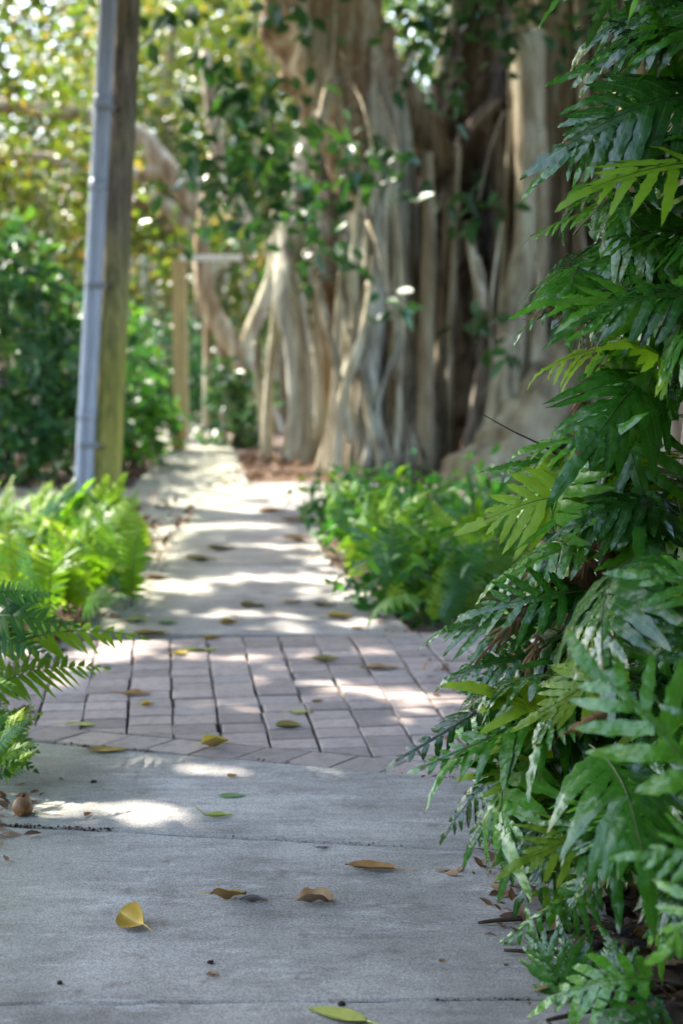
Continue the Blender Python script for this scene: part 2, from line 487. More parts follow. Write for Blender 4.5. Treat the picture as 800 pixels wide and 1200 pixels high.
def prism(poly, z0, z1, bevel=0.004):
    """poly: ccw list of (x, y); a block with a small bevel round its top"""
    n = len(poly)
    c = Vector((sum(p[0] for p in poly) / n, sum(p[1] for p in poly) / n))
    V = [(p[0], p[1], z0) for p in poly] + [(p[0], p[1], z1 - bevel) for p in poly]
    for i, p in enumerate(poly):
        a = Vector(poly[i - 1][:2]); q = Vector(p[:2]); b = Vector(poly[(i + 1) % n][:2])
        e1 = (q - a).normalized(); e2 = (b - q).normalized()
        nn = Vector((-e1.y - e2.y, e1.x + e2.x))
        nn = nn.normalized() if nn.length > 1e-6 else (c - q).normalized()
        w = q + nn * bevel
        V.append((w.x, w.y, z1))
    F = []
    for k in range(2):
        for i in range(n):
            j = (i + 1) % n
            F.append((k * n + i, k * n + j, (k + 1) * n + j, (k + 1) * n + i))
    F.append(tuple(2 * n + i for i in range(n)))
    return V, F

def rand_unit(n):
    v = rng.normal(size=(n, 3))
    return v / np.linalg.norm(v, axis=1, keepdims=True)

def leaf_cloud(P, length, width, droop=0.3, up=0.6, curved=False, spread=0.35):
    """one folded leaf at each point: returns V, F, uv. curved=True gives an eight-triangle leaf"""
    n = len(P)
    d = rand_unit(n); d[:, 2] = d[:, 2] * 0.6 - droop
    d /= np.linalg.norm(d, axis=1, keepdims=True)
    nrm = rand_unit(n) * (1 - up); nrm[:, 2] += up
    nrm -= d * (nrm * d).sum(1, keepdims=True)
    nrm /= np.linalg.norm(nrm, axis=1, keepdims=True) + 1e-9
    s = np.cross(d, nrm)
    L = (length * (1 + spread * rng.uniform(-1, 1, n)))[:, None]
    W = L * (width / length) * 0.5
    if not curved:
        fold = W * 0.35
        a = P
        b = P + d * L * 0.45 + s * W + nrm * fold
        c = P + d * L - nrm * L * 0.12
        e = P + d * L * 0.45 - s * W + nrm * fold
        V = np.stack([a, b, c, e], 1).reshape(-1, 3)
        i = np.arange(n)[:, None] * 4
        F = np.concatenate([i + np.array([[0, 1, 2]]), i + np.array([[0, 2, 3]])], 0)
        uv = np.tile(np.array([[0, 0], [0.5, 1], [1, 0], [0.5, -1]], dtype=np.float32), (n, 1))
        return V, F, uv
    rows = [(0.0, 0.0), (0.22, 0.75), (0.5, 1.0), (0.78, 0.62), (1.0, 0.0)]
    vs_, uvs = [], []
    for u, w in rows:
        cpt = P + d * L * u - nrm * L * (0.22 * u * u)
        if w == 0:
            vs_.append(cpt); uvs.append((u, 0))
        else:
            f = W * w * 0.3
            vs_ += [cpt + s * W * w + nrm * f, cpt, cpt - s * W * w + nrm * f]
            uvs += [(u, 1), (u, 0), (u, -1)]
    V = np.stack(vs_, 1).reshape(-1, 3)
    k = len(vs_)
    tri = [(0, 1, 2), (0, 2, 3)]
    for r in (1, 4):
        tri += [(r, r + 3, r + 4), (r, r + 4, r + 1), (r + 1, r + 4, r + 5), (r + 1, r + 5, r + 2)]
    tri += [(7, 10, 8), (8, 10, 9)]
    i = np.arange(n)[:, None, None] * k
    F = (i + np.array(tri)[None]).reshape(-1, 3)
    uv = np.tile(np.array(uvs, dtype=np.float32), (n, 1))
    return V, F, uv

def clumps(centers, per, sigma):
    c = np.repeat(np.asarray(centers), per, axis=0)
    return c + rng.normal(size=c.shape) * np.asarray(sigma)

# ------------------------------------------------------------------ the path and the ground
ZP = 0.035                      # top of the paving
ground = wobj("ground", [(-300, -100, 0), (300, -100, 0), (300, 500, 0), (-300, 500, 0)], [(0, 1, 2, 3)], M['soil'], smooth=False)
ground['kind'] = 'structure'

path = empty("path", (0, 0, 0), kind='structure')

def jag(a, b, step=0.05, amp=0.004):
    a, b = Vector(a[:2]), Vector(b[:2])
    n = max(1, int((b - a).length / step))
    t = (b - a).normalized(); s = Vector((-t.y, t.x))
    return [a + (b - a) * (i / n) + s * (random.uniform(-amp, amp) if i else 0) for i in range(n)]

def slab(corners, name="concrete_slab", amp=0.004, step=0.05, z=ZP):
    poly = []
    for i, c in enumerate(corners):
        poly += jag(c, corners[(i + 1) % len(corners)], step, amp)
    area = sum(poly[i - 1].x * poly[i].y - poly[i].x * poly[i - 1].y for i in range(len(poly)))
    if area < 0:
        poly.reverse()
    V, F = prism([(p.x, p.y) for p in poly], -0.06, z, 0.005)
    return wobj(name, V, F, M['concrete'], path, smooth=False)

g = lambda x, y: G(x, y, ZP)
# near slabs, front to back: joints at y = 1176 and y = 968
j0l, j0r = g(-260, 1180), g(745, 1170)
j1l, j1r = g(-90, 962), g(690, 1004)
e_l, e_r = g(-30, 862.5), g(640, 920.5)
def off(p, dy): return Vector((p.x, p.y + dy, p.z))
slab([(-1.35, -1.5), (0.95, -1.5), (j0r.x, j0r.y), (j0l.x, j0l.y)])
slab([off(j0l, 0.007), off(j0r, 0.007), off(j1r, -0.004), off(j1l, -0.009)])
slab([off(j1l, 0.010), off(j1r, 0.004), off(e_r, -0.008), off(e_l, -0.008)])

# pavers
PDIR = Vector((187 - 400, FPX / math.cos(PITCH))).normalized()   # the way the path runs
PDIR = Vector((ray(187, HORIZON).x, ray(187, HORIZON).y)).normalized()
PPER = Vector((PDIR.y, -PDIR.x))                                  # to the right
org = g(325, 745); org = Vector((org.x, org.y))
BW, BD = 0.168, 0.122
lA = g(100, 855.5); lB = g(500, 893)                              # front edge of the field
lA, lB = Vector((lA.x, lA.y)), Vector((lB.x, lB.y))
lt = (lB - lA).normalized(); ln = Vector((-lt.y, lt.x))           # ln points away from the viewer
def brick_poly(q0, q1, r0, r1):
    return [org + PPER * q0 - PDIR * r1, org + PPER * q1 - PDIR * r1, org + PPER * q1 - PDIR * r0, org + PPER * q0 - PDIR * r0]
def clip(poly, o, nrm):
    out = []
    for i in range(len(poly)):
        a, b = poly[i - 1], poly[i]
        da, db = (a - o).dot(nrm), (b - o).dot(nrm)
        if (da >= 0) != (db >= 0):
            out.append(a + (b - a) * (da / (da - db)))
        if db >= 0:
            out.append(b)
    return out
full = []
for k in range(6):
    w, d = BW / 2 - 0.0046, BD / 2 - 0.0018
    c = [(-w, -d), (w, -d), (w, d), (-w, d)]
    poly = []
    for i in range(4):
        a, b = Vector(c[i]), Vector(c[(i + 1) % 4])
        poly += [a.lerp(b, 0.03) + Vector((random.uniform(-.002, .002), random.uniform(-.0015, .0015))), a.lerp(b, 0.5) + Vector((random.uniform(-.002, .002), random.uniform(-.001, .001))), a.lerp(b, 0.97)]
    V, F = prism([tuple(p) for p in poly], -0.05, 0.0, 0.004)
    full.append(mesh_data("brick", V, F, M['brick'], smooth=False))
rot = math.atan2(PPER.y, PPER.x)
n_brick = 0
for ci in range(-8, 9):
    shift = random.uniform(-0.012, 0.012)
    for ri in range(0, 24):
        q0, q1 = ci * BW, (ci + 1) * BW
        r0, r1 = ri * BD + shift + 0.0, (ri + 1) * BD + shift
        if ri == 0: r0 = 0.008
        poly = brick_poly(q0, q1, r0, r1)
        ins = [(p - lA).dot(ln) >= 0.004 for p in poly]
        if not any(ins):
            continue
        jz = random.gauss(0, 0.0018); jx = random.gauss(0, 0.0032)
        if all(ins) and ri > 0:
            c = sum(poly, Vector((0, 0))) / 4
            o = obj("brick", full[random.randrange(6)], path, (c.x + jx, c.y, ZP + jz))
            o.rotation_euler = (random.gauss(0, .004), random.gauss(0, .004), rot + random.gauss(0, 0.006) + (math.pi if random.random() < .5 else 0))
        else:
            poly = clip(poly, lA + ln * 0.004, ln)
            if len(poly) < 3: continue
            c = sum(poly, Vector((0, 0))) / len(poly)
            poly = [c + (p - c) * (1 - 0.005 / max((p - c).length, 0.02)) for p in poly]
            V, F = prism([(p.x, p.y) for p in poly], -0.05, ZP + jz, 0.004)
            wobj("brick", V, F, M['brick'], path, smooth=False)
        n_brick += 1
# edging course along the slab, its end joints cut on the skew
edge_d = (Vector((g(300, 892).x, g(300, 892).y)) - lA).dot(ln)
sk = Vector((-0.058, -0.075)); sk = sk * (edge_d / sk.dot(ln))
t = -1.35
while t < 2.2:
    w = BW * 1.03 + random.uniform(-0.006, 0.006)
    a, b = lA + lt * (t + 0.003), lA + lt * (t + w - 0.003)
    poly = [a + sk * 0.97, b + sk * 0.97, b + sk * 0.03, a + sk * 0.03]
    V, F = prism([(p.x, p.y) for p in poly], -0.05, ZP + random.gauss(0, 0.001), 0.004)
    wobj("brick", V, F, M['brick'], path, smooth=False)
    t += w

# far slabs: up to the crossing path, the crossing, and the stretch that goes on to the left
def far(corners, **kw): return slab([g(*c) for c in corners], step=0.25, amp=0.015, **kw)
slab([g(60, 741), g(120, 712), g(165, 662), g(392, 662), g(432, 690), g(486, 744), g(300, 743.5)], step=0.1, amp=0.008)
far([(166, 661), (180, 640), (176, 614), (392, 600), (371, 624), (378, 646), (391, 661)])
far([(176, 613.5), (160, 602), (-150, 607), (-150, 572), (150, 572), (205, 566), (430, 566), (560, 571), (560, 596), (393, 599.5)])
far([(155, 571.5), (172, 552), (190, 529), (277, 529), (284, 545), (290, 565.5), (205, 565.5)])
far([(190, 528.7), (182, 505), (180, 484), (240, 484), (250, 505), (276, 528.7)])

# ------------------------------------------------------------------ fern fronds
def build_frond(name, mats, n_pairs=7, stalk=0.22, lmax=0.34, lw=0.05, arch=0.16, tipdrop=0.06, ang0=68, ang1=34, wing=0.022,
                fold=0.25, wave=0.010, droop=0.25, seg=7, seed=0, profile='wart', term=0.22, r_st=0.006):
    r = random.Random(seed)
    curve = lambda s: Vector((s, 0.03 * math.sin(s * 4 + seed), arch * 4 * s * (1 - s) * (0.7 + 0.6 * (1 - s)) - tipdrop * s ** 3))
    V, F, UV, MI = [], [], [], []
    def frame(s):
        e = 0.01
        t = (curve(min(1, s + e)) - curve(max(0, s - e))).normalized()
        side = Vector((0, 1, 0)); side = (side - t * side.dot(t)).normalized()
        up = t.cross(side) * 1.0
        if up.z < 0: up = -up
        return curve(s), t, side, up
    def lobe(o, d, side, up, L, W, k, sgn):
        """a strap shaped lobe: five points across, pointed and slightly hooked tip"""
        base = len(V)
        cross = (0, ) if seg < 4 else (-1, -0.55, 0, 0.55, 1)
        if seg < 4: cross = (-1, 0, 1)
        nc = len(cross)
        ph = r.uniform(0, 6.28); tw = r.uniform(-0.35, 0.35); bend = r.uniform(-0.32, 0.12) if profile == 'wart' else r.uniform(-.12, .16)
        for i in range(seg + 1):
            u = i / seg
            if profile == 'wart':
                w = W * (0.9 + 0.2 * math.sin(min(u * 1.4, 1) * math.pi * 0.9)) * max(0.0, 1 - max(0, (u - 0.5) / 0.5) ** 2.1) ** 0.8 + 0.0008
            else:
                w = W * (1 - max(0, (u - 0.25) / 0.75) ** 1.6) + 0.0006
            dd = (d + side * (bend * u * sgn)).normalized()
            c = o + dd * (L * u) - Vector((0, 0, 1)) * (droop * L * u * u) + up * (0.03 * L * math.sin(u * 5 + ph))
            s2 = up.cross(dd).normalized()
            s2 = (s2 + up * (tw * u)).normalized()
            for v in cross:
                wob = 1 + (0.15 * math.sin(u * 21 + ph * (1 if v > 0 else 2)) if profile == 'wart' and abs(v) == 1 and 0 < i < seg else 0)
                z = fold * abs(v) * w + wave * abs(v) * math.sin(u * 22 + ph + (2 if v > 0 else 0))
                V.append(c + s2 * (v * w * wob) - up * z * 0.6)
                UV.append((u, v))
        for i in range(seg):
            for j in range(nc - 1):
                a = base + i * nc + j
                F.append((a, a + 1, a + nc + 1, a + nc)); MI.append(0)
    # stalk and rib
    base = len(V); ns = 16
    for i in range(ns + 1):
        s = i / ns
        c, t_, sd_, up_ = frame(s)
        w = r_st * (1 - 0.75 * s)
        for q in range(4):
            a = math.pi / 2 * q
            V.append(c + sd_ * (w * math.cos(a)) + up_ * (w * math.sin(a) + w * 0.4)); UV.append((s, 0))
    for i in range(ns):
        for q in range(4):
            a = base + i * 4 + q; b = base + i * 4 + (q + 1) % 4
            F.append((a, b, b + 4, a + 4)); MI.append(1)
    # wing along the rib
    if wing:
        base = len(V); nw = 14
        for i in range(nw + 1):
            s = stalk * 0.85 + (1 - stalk * 0.85) * i / nw
            c, t_, sd_, up_ = frame(s)
            w = wing * min(1, i / 2.0) * (1 - 0.25 * s) + 0.001
            for v in (-1, 0, 1):
                V.append(c + sd_ * (v * w) - up_ * (abs(v) * w * 0.15)); UV.append((s, v))
        for i in range(nw):
            for j in range(2):
                a = base + i * 3 + j
                F.append((a, a + 1, a + 4, a + 3)); MI.append(0)
    for i in range(n_pairs):
        f = i / max(1, n_pairs - 1)
        for sgn in (-1, 1):
            s = stalk + (1 - stalk - 0.05) * (i + (0.35 if sgn > 0 else 0) + r.uniform(-0.06, 0.06)) / n_pairs
            c, t_, sd_, up_ = frame(s)
            if profile == 'wart':
                Lf = (0.62 + 0.75 * f if f < 0.4 else 0.92 * (1 - 0.62 * ((f - 0.4) / 0.6) ** 1.3)) * r.uniform(0.86, 1.1)
            else:
                Lf = (0.55 + 0.9 * f if f < 0.5 else 1 - 0.8 * ((f - 0.5) / 0.5) ** 1.4) * r.uniform(0.9, 1.08)
            a = R(ang0 + (ang1 - ang0) * f + r.uniform(-7, 7))
            d = (t_ * math.cos(a) + sd_ * (sgn * math.sin(a)) + up_ * r.uniform(-0.12, 0.06)).normalized()
            lobe(c + sd_ * (sgn * wing * 0.5), d, t_, up_, lmax * Lf, lw * r.uniform(0.85, 1.1) * (1 - 0.35 * f), i, -sgn)
    c, t_, sd_, up_ = frame(0.97)
    lobe(c - t_ * 0.02, t_, sd_, up_, term, lw * 0.8, 99, 1)
    V = np.array([tuple(v) for v in V])
    tipv = c + t_ * term * 0.5
    L = tipv.length
    # chord to the x axis
    ang = math.atan2(tipv.z, tipv.x); az = math.atan2(tipv.y, math.hypot(tipv.x, tipv.z))
    Rm = np.array((Matrix.Rotation(ang, 3, 'Y')).to_3x3())
    V = (Rm @ V.T).T / L
    return mesh_data(name, V, F, mats, uv=UV, mat_idx=MI)

wart = []
for k in range(12):
    rr_ = random.Random(100 + k)
    wart.append(build_frond("frond", [M['fern'], M['stalk']], n_pairs=rr_.choice((5, 6, 6, 7)), stalk=rr_.uniform(0.14, 0.28), lmax=rr_.uniform(0.36, 0.5),
                            lw=rr_.uniform(0.038, 0.05), arch=rr_.uniform(0.03, 0.2), tipdrop=rr_.uniform(0.0, 0.15), fold=rr_.uniform(-0.15, 0.3), wing=0.042, term=0.28, seg=11,
                            wave=rr_.uniform(0.007, 0.016), droop=rr_.uniform(0.2, 0.75), seed=k, ang0=rr_.uniform(60, 74), ang1=rr_.uniform(26, 40)))
near_fronds = [build_frond("frond", [M['fern'], M['stalk']], n_pairs=5, stalk=0.16, lmax=0.55, lw=0.05, arch=.06 + .05 * k, tipdrop=.05, ang0=66, ang1=30, wing=.03, fold=.1, wave=.012, droop=.25, seg=11, seed=90 + k, term=.35) for k in range(3)]
narrow = [build_frond("frond", [M['fern'], M['stalk']], n_pairs=9 + k, stalk=0.14, lmax=0.2 + .02 * k, lw=0.027, arch=0.05 + .03 * k, tipdrop=.05, ang0=70, ang1=40, wing=.014, fold=.1, wave=.006,
                      droop=.4, seg=7, seed=80 + k, term=.14) for k in range(3)]
wart_bright = []
for k in range(4):
    wart_bright.append(build_frond("frond", [M['fern_bright'], M['stalk']], n_pairs=6, stalk=0.2, lmax=0.42, lw=0.05, arch=0.12 + 0.03 * k, seed=40 + k, seg=4, droop=0.3))
sword = []
for k in range(5):
    sword.append(build_frond("frond", [M['fern_sword'], M['stalk']], n_pairs=15 + k, stalk=0.1, lmax=0.2 + 0.012 * k, lw=0.026, arch=0.10 + 0.03 * k, tipdrop=0.1,
                             ang0=80, ang1=60, wing=0, fold=0.2, wave=0.002, droop=0.25, seg=3, seed=60 + k, profile='sword', term=0.05, r_st=0.005))

def place(parent, me, base, tip, up=(0, 0, 1), mat=None, name="frond", scale_w=1.0):
    base, tip = Vector(base), Vector(tip)
    x = (tip - base); L = x.length; x.normalize()
    z = Vector(up); z = (z - x * z.dot(x))
    if z.length < 1e-4: z = Vector((0, -1, 0.2)) - x * Vector((0, -1, 0.2)).dot(x)
    z.normalize(); y = z.cross(x)
    o = obj(name, me, parent)
    pl = Vector(parent.location)
    o.matrix_basis = Matrix(((x.x * L, y.x * L * scale_w, z.x * L, base.x - pl.x), (x.y * L, y.y * L * scale_w, z.y * L, base.y - pl.y), (x.z * L, y.z * L * scale_w, z.z * L, base.z - pl.z), (0, 0, 0, 1)))
    if mat is not None:
        o.material_slots[0].link = 'OBJECT'
        o.material_slots[0].material = mat
    return o

# ------------------------------------------------------------------ the big fern bank beside the path
BOUND = [(-80, 700), (0, 690), (60, 690), (100, 655), (170, 632), (200, 618), (250, 645), (300, 645), (390, 612), (420, 632), (480, 645), (520, 645), (560, 600), (620, 565),
         (680, 562), (720, 540), (770, 515), (830, 525), (890, 480), (960, 525), (1000, 548), (1040, 590), (1110, 620), (1150, 660), (1200, 700), (1300, 720)]
BY, BX = [b[0] for b in BOUND], [b[1] for b in BOUND]
def inside(p, margin=0):
    x, y, d = px(p)
    return x > np.interp(y, BY, BX) + margin

host = empty("mossy_tree", at(905, 820, 4.7) * 1.0, "dark mossy tree trunk almost hidden inside the tall fern bank", "tree")
host.location.z = 0
hx, hy = host.location.x, host.location.y
tube_obj("trunk", [(hx - .02, hy, -0.1), (hx, hy, 0.8), (hx + .06, hy + .05, 1.8), (hx + .02, hy + .1, 3.3)], [0.4, 0.33, 0.3, 0.27], M['bark_dark'], host, n=20, m=18, flute=0.06)

fern_specs = [  # crown pixel, depth, count, label, (key fronds)
    ((850, 40), 3.7, 24, "wart fern tuft at the very top of the fern bank, overlapping the pale trunk"),
    ((800, 250), 3.75, 30, "wart fern with the long glossy frond level with the pale trunk"),
    ((775, 420), 3.85, 34, "wart fern with thin drooping tips below the two long upper fronds"),
    ((745, 620), 3.9, 38, "wart fern at the middle of the bank, its broad frond pointing at the shrub"),
    ((700, 790), 3.8, 40, "wart fern leaning over the brick band with dead brown fronds inside"),
    ((700, 930), 3.65, 40, "lowest dense wart fern of the bank, fronds hanging over the concrete"),
    ((835, 800), 2.75, 40, "out-of-focus wart fern nearest the viewer with pale glossy lobes"),
    ((800, 1030), 3.1, 22, "small wart fern sprouting above the brown litter under the bank"),
]
FG = "wart ferns growing in the bank beside the path"
ferns = []
for (c, d, cnt, lab) in fern_specs:
    f = empty("wart_fern", at(c[0], c[1], d), lab, "fern", FG)
    ferns.append(f)

def stem_to(parent, p):
    """short rooting stem from the trunk to the crown of a fern"""
    c = Vector(parent.location)
    q = Vector((hx + random.uniform(-.1, .1), hy, c.z - 0.1))
    if c.z < 0.7: q = Vector((c.x + 0.1, c.y + 0.1, 0.0))
    tube_obj("rhizome", [q, q.lerp(c, 0.5) + Vector((0, 0, -0.05)), c], [0.016, 0.013, 0.009], M['twig'], parent, n=8, m=6)
for f in ferns:
    stem_to(f, None)

def key(fi, b, t, k, up=(-0.2, -0.6, 0.8), mat=None, w=1.0):
    o = place(ferns[fi], narrow[int(k[1])] if isinstance(k, str) else wart[k % len(wart)], at(*b), at(*t), up, mat, scale_w=w)
    return o
# fronds that make the outline, base and tip as (pixel x, pixel y, depth)
key(1, (870, 145, 3.55), (640, 178, 3.5), 3, (0.0, -0.75, 0.65), w=1.1)
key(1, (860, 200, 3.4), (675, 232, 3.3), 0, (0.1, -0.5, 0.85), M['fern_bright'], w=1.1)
key(0, (850, 60, 3.6), (650, 95, 3.75), 5, (-0.1, -0.8, 0.5))
key(0, (840, -30, 3.6), (680, 60, 3.7), 6, (0, -0.8, 0.5))
key(0, (800, -60, 3.6), (640, 10, 3.65), 8, (0, -0.6, 0.8))
key(0, (860, -10, 3.5), (720, 70, 3.5), 1, (0, -0.8, 0.5))
key(0, (780, -120, 3.6), (690, 30, 3.6), 4, (0, -0.9, 0.2))
key(0, (830, -120, 3.6), (745, 55, 3.55), 2, (0, -0.9, 0.2))
key(2, (780, 240, 3.8), (615, 280, 3.9), 'n1', (-0.2, -0.3, 0.9), w=0.9)
key(2, (780, 270, 3.9), (600, 395, 4.0), 'n0', (-0.5, -0.4, 0.6), w=0.8)
key(2, (800, 320, 3.85), (640, 330, 3.9), 2, (-0.2, -0.6, 0.7))
key(2, (840, 400, 3.5), (622, 352, 3.6), 4, (0, -0.6, 0.8), w=1.2)
key(2, (860, 380, 3.4), (660, 380, 3.4), 10, (0, -0.5, 0.9), w=1.1)
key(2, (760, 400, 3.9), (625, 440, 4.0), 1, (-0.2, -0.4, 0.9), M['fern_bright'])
key(2, (760, 430, 3.7), (700, 560, 3.6), 6, (0, -0.9, 0.2))
key(2, (800, 340, 3.6), (735, 520, 3.5), 8, (0, -0.95, 0.2))
key(3, (730, 560, 3.9), (570, 550, 4.0), 5, (-0.2, -0.5, 0.8), w=0.9)
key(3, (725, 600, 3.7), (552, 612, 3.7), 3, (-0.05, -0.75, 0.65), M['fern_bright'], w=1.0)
key(3, (740, 640, 3.8), (565, 690, 3.9), 11, (-0.2, -0.5, 0.8))
key(3, (760, 520, 3.8), (610, 530, 3.9), 0, (-0.1, -0.6, 0.8))
key(3, (790, 600, 3.5), (660, 620, 3.4), 2, (-0.1, -0.7, 0.8))
key(4, (660, 740, 3.8), (505, 745, 3.85), 7, (-0.3, -0.5, 0.8))
key(4, (660, 760, 3.8), (520, 800, 3.85), 1, (-0.3, -0.6, 0.7))
key(4, (640, 800, 3.75), (455, 892, 3.7), 'n0', (-0.3, -0.75, 0.6), w=0.85)
key(4, (660, 830, 3.7), (485, 905, 3.65), 'n1', (-0.3, -0.75, 0.6), w=0.85)
key(4, (650, 850, 3.7), (520, 985, 3.65), 'n2', (-0.6, -0.6, 0.4), w=0.85)
key(4, (760, 780, 3.4), (615, 840, 3.35), 10, (0, -0.8, 0.5), M['fern_lime'], w=0.9)
key(4, (690, 800, 3.7), (590, 880, 3.7), 5, (-0.3, -0.7, 0.5))
key(5, (660, 900, 3.6), (545, 1000, 3.6), 8, (-0.5, -0.6, 0.5))
key(5, (670, 930, 3.55), (585, 1045, 3.55), 2, (-0.4, -0.7, 0.4))
key(5, (700, 1040, 3.4), (570, 1115, 3.4), 'n0', (-0.2, -0.5, 0.8), w=0.7)
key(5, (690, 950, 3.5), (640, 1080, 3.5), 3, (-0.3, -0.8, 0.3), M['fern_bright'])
for b, t, k in [((690, 960, 3.5), (600, 1060, 3.5), 4), ((700, 930, 3.6), (560, 960, 3.65), 10), ((720, 990, 3.4), (655, 1100, 3.4), 7), ((660, 880, 3.65), (555, 930, 3.65), 5), ((700, 980, 3.45), (612, 1010, 3.45), 1)]:
    key(5, b, t, k, (-.3, -.6, .6))
# near fronds low at the corner
low = empty("wart_fern", G(690, 1215), "low wart fern with wavy upright lobes on the litter at the concrete edge", "fern", FG)
for b, t, k, u in [((700, 1190, 3.2), (620, 1080, 3.2), 3, (-.6, -.7, 0.3)), ((720, 1190, 3.15), (650, 1085, 3.25), 1, (-.5, -.7, 0.3)), ((720, 1190, 3.1), (560, 1195, 3.15), 7, (0, -.5, .9)),
                   ((740, 1180, 3.1), (600, 1160, 3.2), 5, (0, -.5, .9)), ((800, 1150, 2.9), (630, 1180, 2.95), 2, (0, -.6, .8)), ((790, 1170, 2.9), (690, 1230, 2.8), 0, (0, -.7, .7)),
                   ((760, 1190, 3.0), (705, 1090, 3.1), 8, (-.2, -.9, .2))]:
    place(low, wart[k], at(*b), at(*t), u)
near = ferns[6]
for b, t, k, u in [((852, 945, 2.6), (672, 765, 2.75), 3, (-.1, -.97, .25)), ((880, 1010, 2.5), (735, 1000, 2.5), 2, (-.1, -.7, .7)), ((880, 1010, 2.45), (770, 1125, 2.5), 9, (-.3, -.7, .5)),
                   ((900, 740, 2.9), (735, 665, 2.95), 7, (0, -.75, .65)), ((890, 830, 2.9), (760, 680, 3.0), 0, (0, -.85, .5)), ((900, 880, 2.6), (790, 830, 2.6), 5, (0, -.85, .5))]:
    place(near, near_fronds[k % 3], at(*b), at(*t), u)

def fill(f, c, d, cnt, spread, blen=(0.3, 0.56)):
    made = tries = 0
    cc = Vector(f.location)
    while made < cnt and tries < cnt * 30:
        tries += 1
        b = cc + Vector((random.gauss(0, 1) * spread[0], random.gauss(0, 1) * spread[1], random.gauss(0, 1) * spread[2]))
        if b.z < 0.06: continue
        az = random.uniform(math.pi * 0.62, math.pi * 1.75)          # leftwards and towards the viewer
        el = R(random.triangular(-60, 50, -5))
        dr = Vector((math.cos(az) * math.cos(el), math.sin(az) * math.cos(el), math.sin(el)))
        L = random.uniform(*blen)
        tip = b + dr * L
        if tip.z < 0.08: continue
        if not inside(tip, 6) or not inside(b, 15): continue
        x, y, dd = px(tip)
        if dd < 2.3: continue
        if y > 1000 and x > 610 and random.random() < 0.55: continue
        if px(b)[1] > 1010: continue
        up = Vector((random.gauss(-0.25, .3), -0.4 + random.gauss(0, .3), 0.8))
        rnd = random.random()
        mat = None
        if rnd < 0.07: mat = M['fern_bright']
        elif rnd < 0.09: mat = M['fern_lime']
        elif rnd < 0.125: mat = M['fern_dead']
        place(f, random.choice(wart), b, tip, up, mat, scale_w=random.uniform(0.8, 1.1))
        made += 1
for f, (c, d, cnt, lab) in zip(ferns, fern_specs):
    if f is near:
        continue
    elif c[1] == 1030:
        fill(f, c, d, cnt, (0.10, 0.15, 0.05), (0.2, 0.34))
    else:
        fill(f, c, d, cnt, (0.13, 0.2, 0.15))
# dead brown fronds hanging inside
for fi, b, t in [(4, (640, 700, 3.75), (560, 770, 3.72)), (4, (640, 730, 3.75), (612, 800, 3.72)), (2, (690, 440, 3.75), (672, 510, 3.75)), (3, (690, 500, 3.8), (680, 560, 3.8)),
                 (6, (720, 830, 2.9), (660, 860, 2.9))]:
    place(ferns[fi], wart[fi], at(*b), at(*t), (-.3, -.8, .3), M['fern_dead'], scale_w=0.45)
# the thin bare tip that sticks out over the buttress root
tube_obj("bare_rib", [at(690, 560, 3.9), at(640, 525, 3.92), at(600, 505, 3.95), at(566, 486, 3.97)], [0.004, 0.003, 0.0022, 0.0014], M['twig'], ferns[3], n=12, m=5)

# ------------------------------------------------------------------ sword ferns near on the left
nl = empty("sword_fern", G(5, 925), "blue-green sword fern at the near left edge of the path, one frond over the bricks", "fern", "sword ferns on the left of the path")
for b, t, k, u, mt in [((-60, 800, 4.9), (176, 752, 5.0), 1, (.1, -.35, .9), M['fern_bright']), ((-70, 770, 4.8), (95, 730, 4.7), 4, (0, -.6, .8), None), ((-60, 760, 4.8), (60, 770, 4.6), 2, (0, -.7, .7), None),
                       ((-50, 860, 4.7), (128, 780, 4.9), 3, (.1, -.5, .9), M['fern_bright']), ((-40, 900, 4.7), (52, 838, 4.7), 0, (-.3, -.7, .3), M['fern_bright']), ((-60, 880, 4.6), (45, 905, 4.5), 2, (0, -.7, .7), None),
                       ((-40, 840, 4.6), (48, 880, 4.5), 3, (0, -.8, .6), None), ((-70, 800, 4.7), (30, 900, 4.6), 1, (.2, -.8, .4), None), ((-60, 720, 5), (70, 700, 5), 0, (0, -.6, .8), None),
                       ((-80, 830, 4.6), (20, 800, 4.5), 4, (0, -.6, .8), None), ((-80, 760, 4.9), (90, 715, 5.2), 2, (0, -.5, .8), M['fern_bright'])]:
    place(nl, sword[k], at(*b), at(*t), u, mt)
for k in range(60):
    b = at(random.uniform(-40, 14), random.uniform(860, 925), random.uniform(4.4, 4.75))
    tp = b + Vector((random.uniform(.02, .14), random.uniform(-.12, .1), random.uniform(-.02, .15)))
    if tp.z > 0.05 and b.z > .03 and px(tp)[0] < 52: place(nl, random.choice(sword), b, tp, (random.uniform(-.3, .3), -.6, .7), M['fern_bright'] if random.random() < .3 else None)
for k in range(9):
    b = at(-70 + random.uniform(-20, 50), random.uniform(700, 800), random.uniform(4.5, 5.0))
    tp = b + Vector((random.uniform(.05, .32), random.uniform(-.25, .2), random.uniform(-.15, .22)))
    x, y, d_ = px(tp)
    if x > 60 or tp.z < 0.05: continue
    place(nl, random.choice(sword), b, tp, (random.uniform(-.3, .3), -.6, .7))

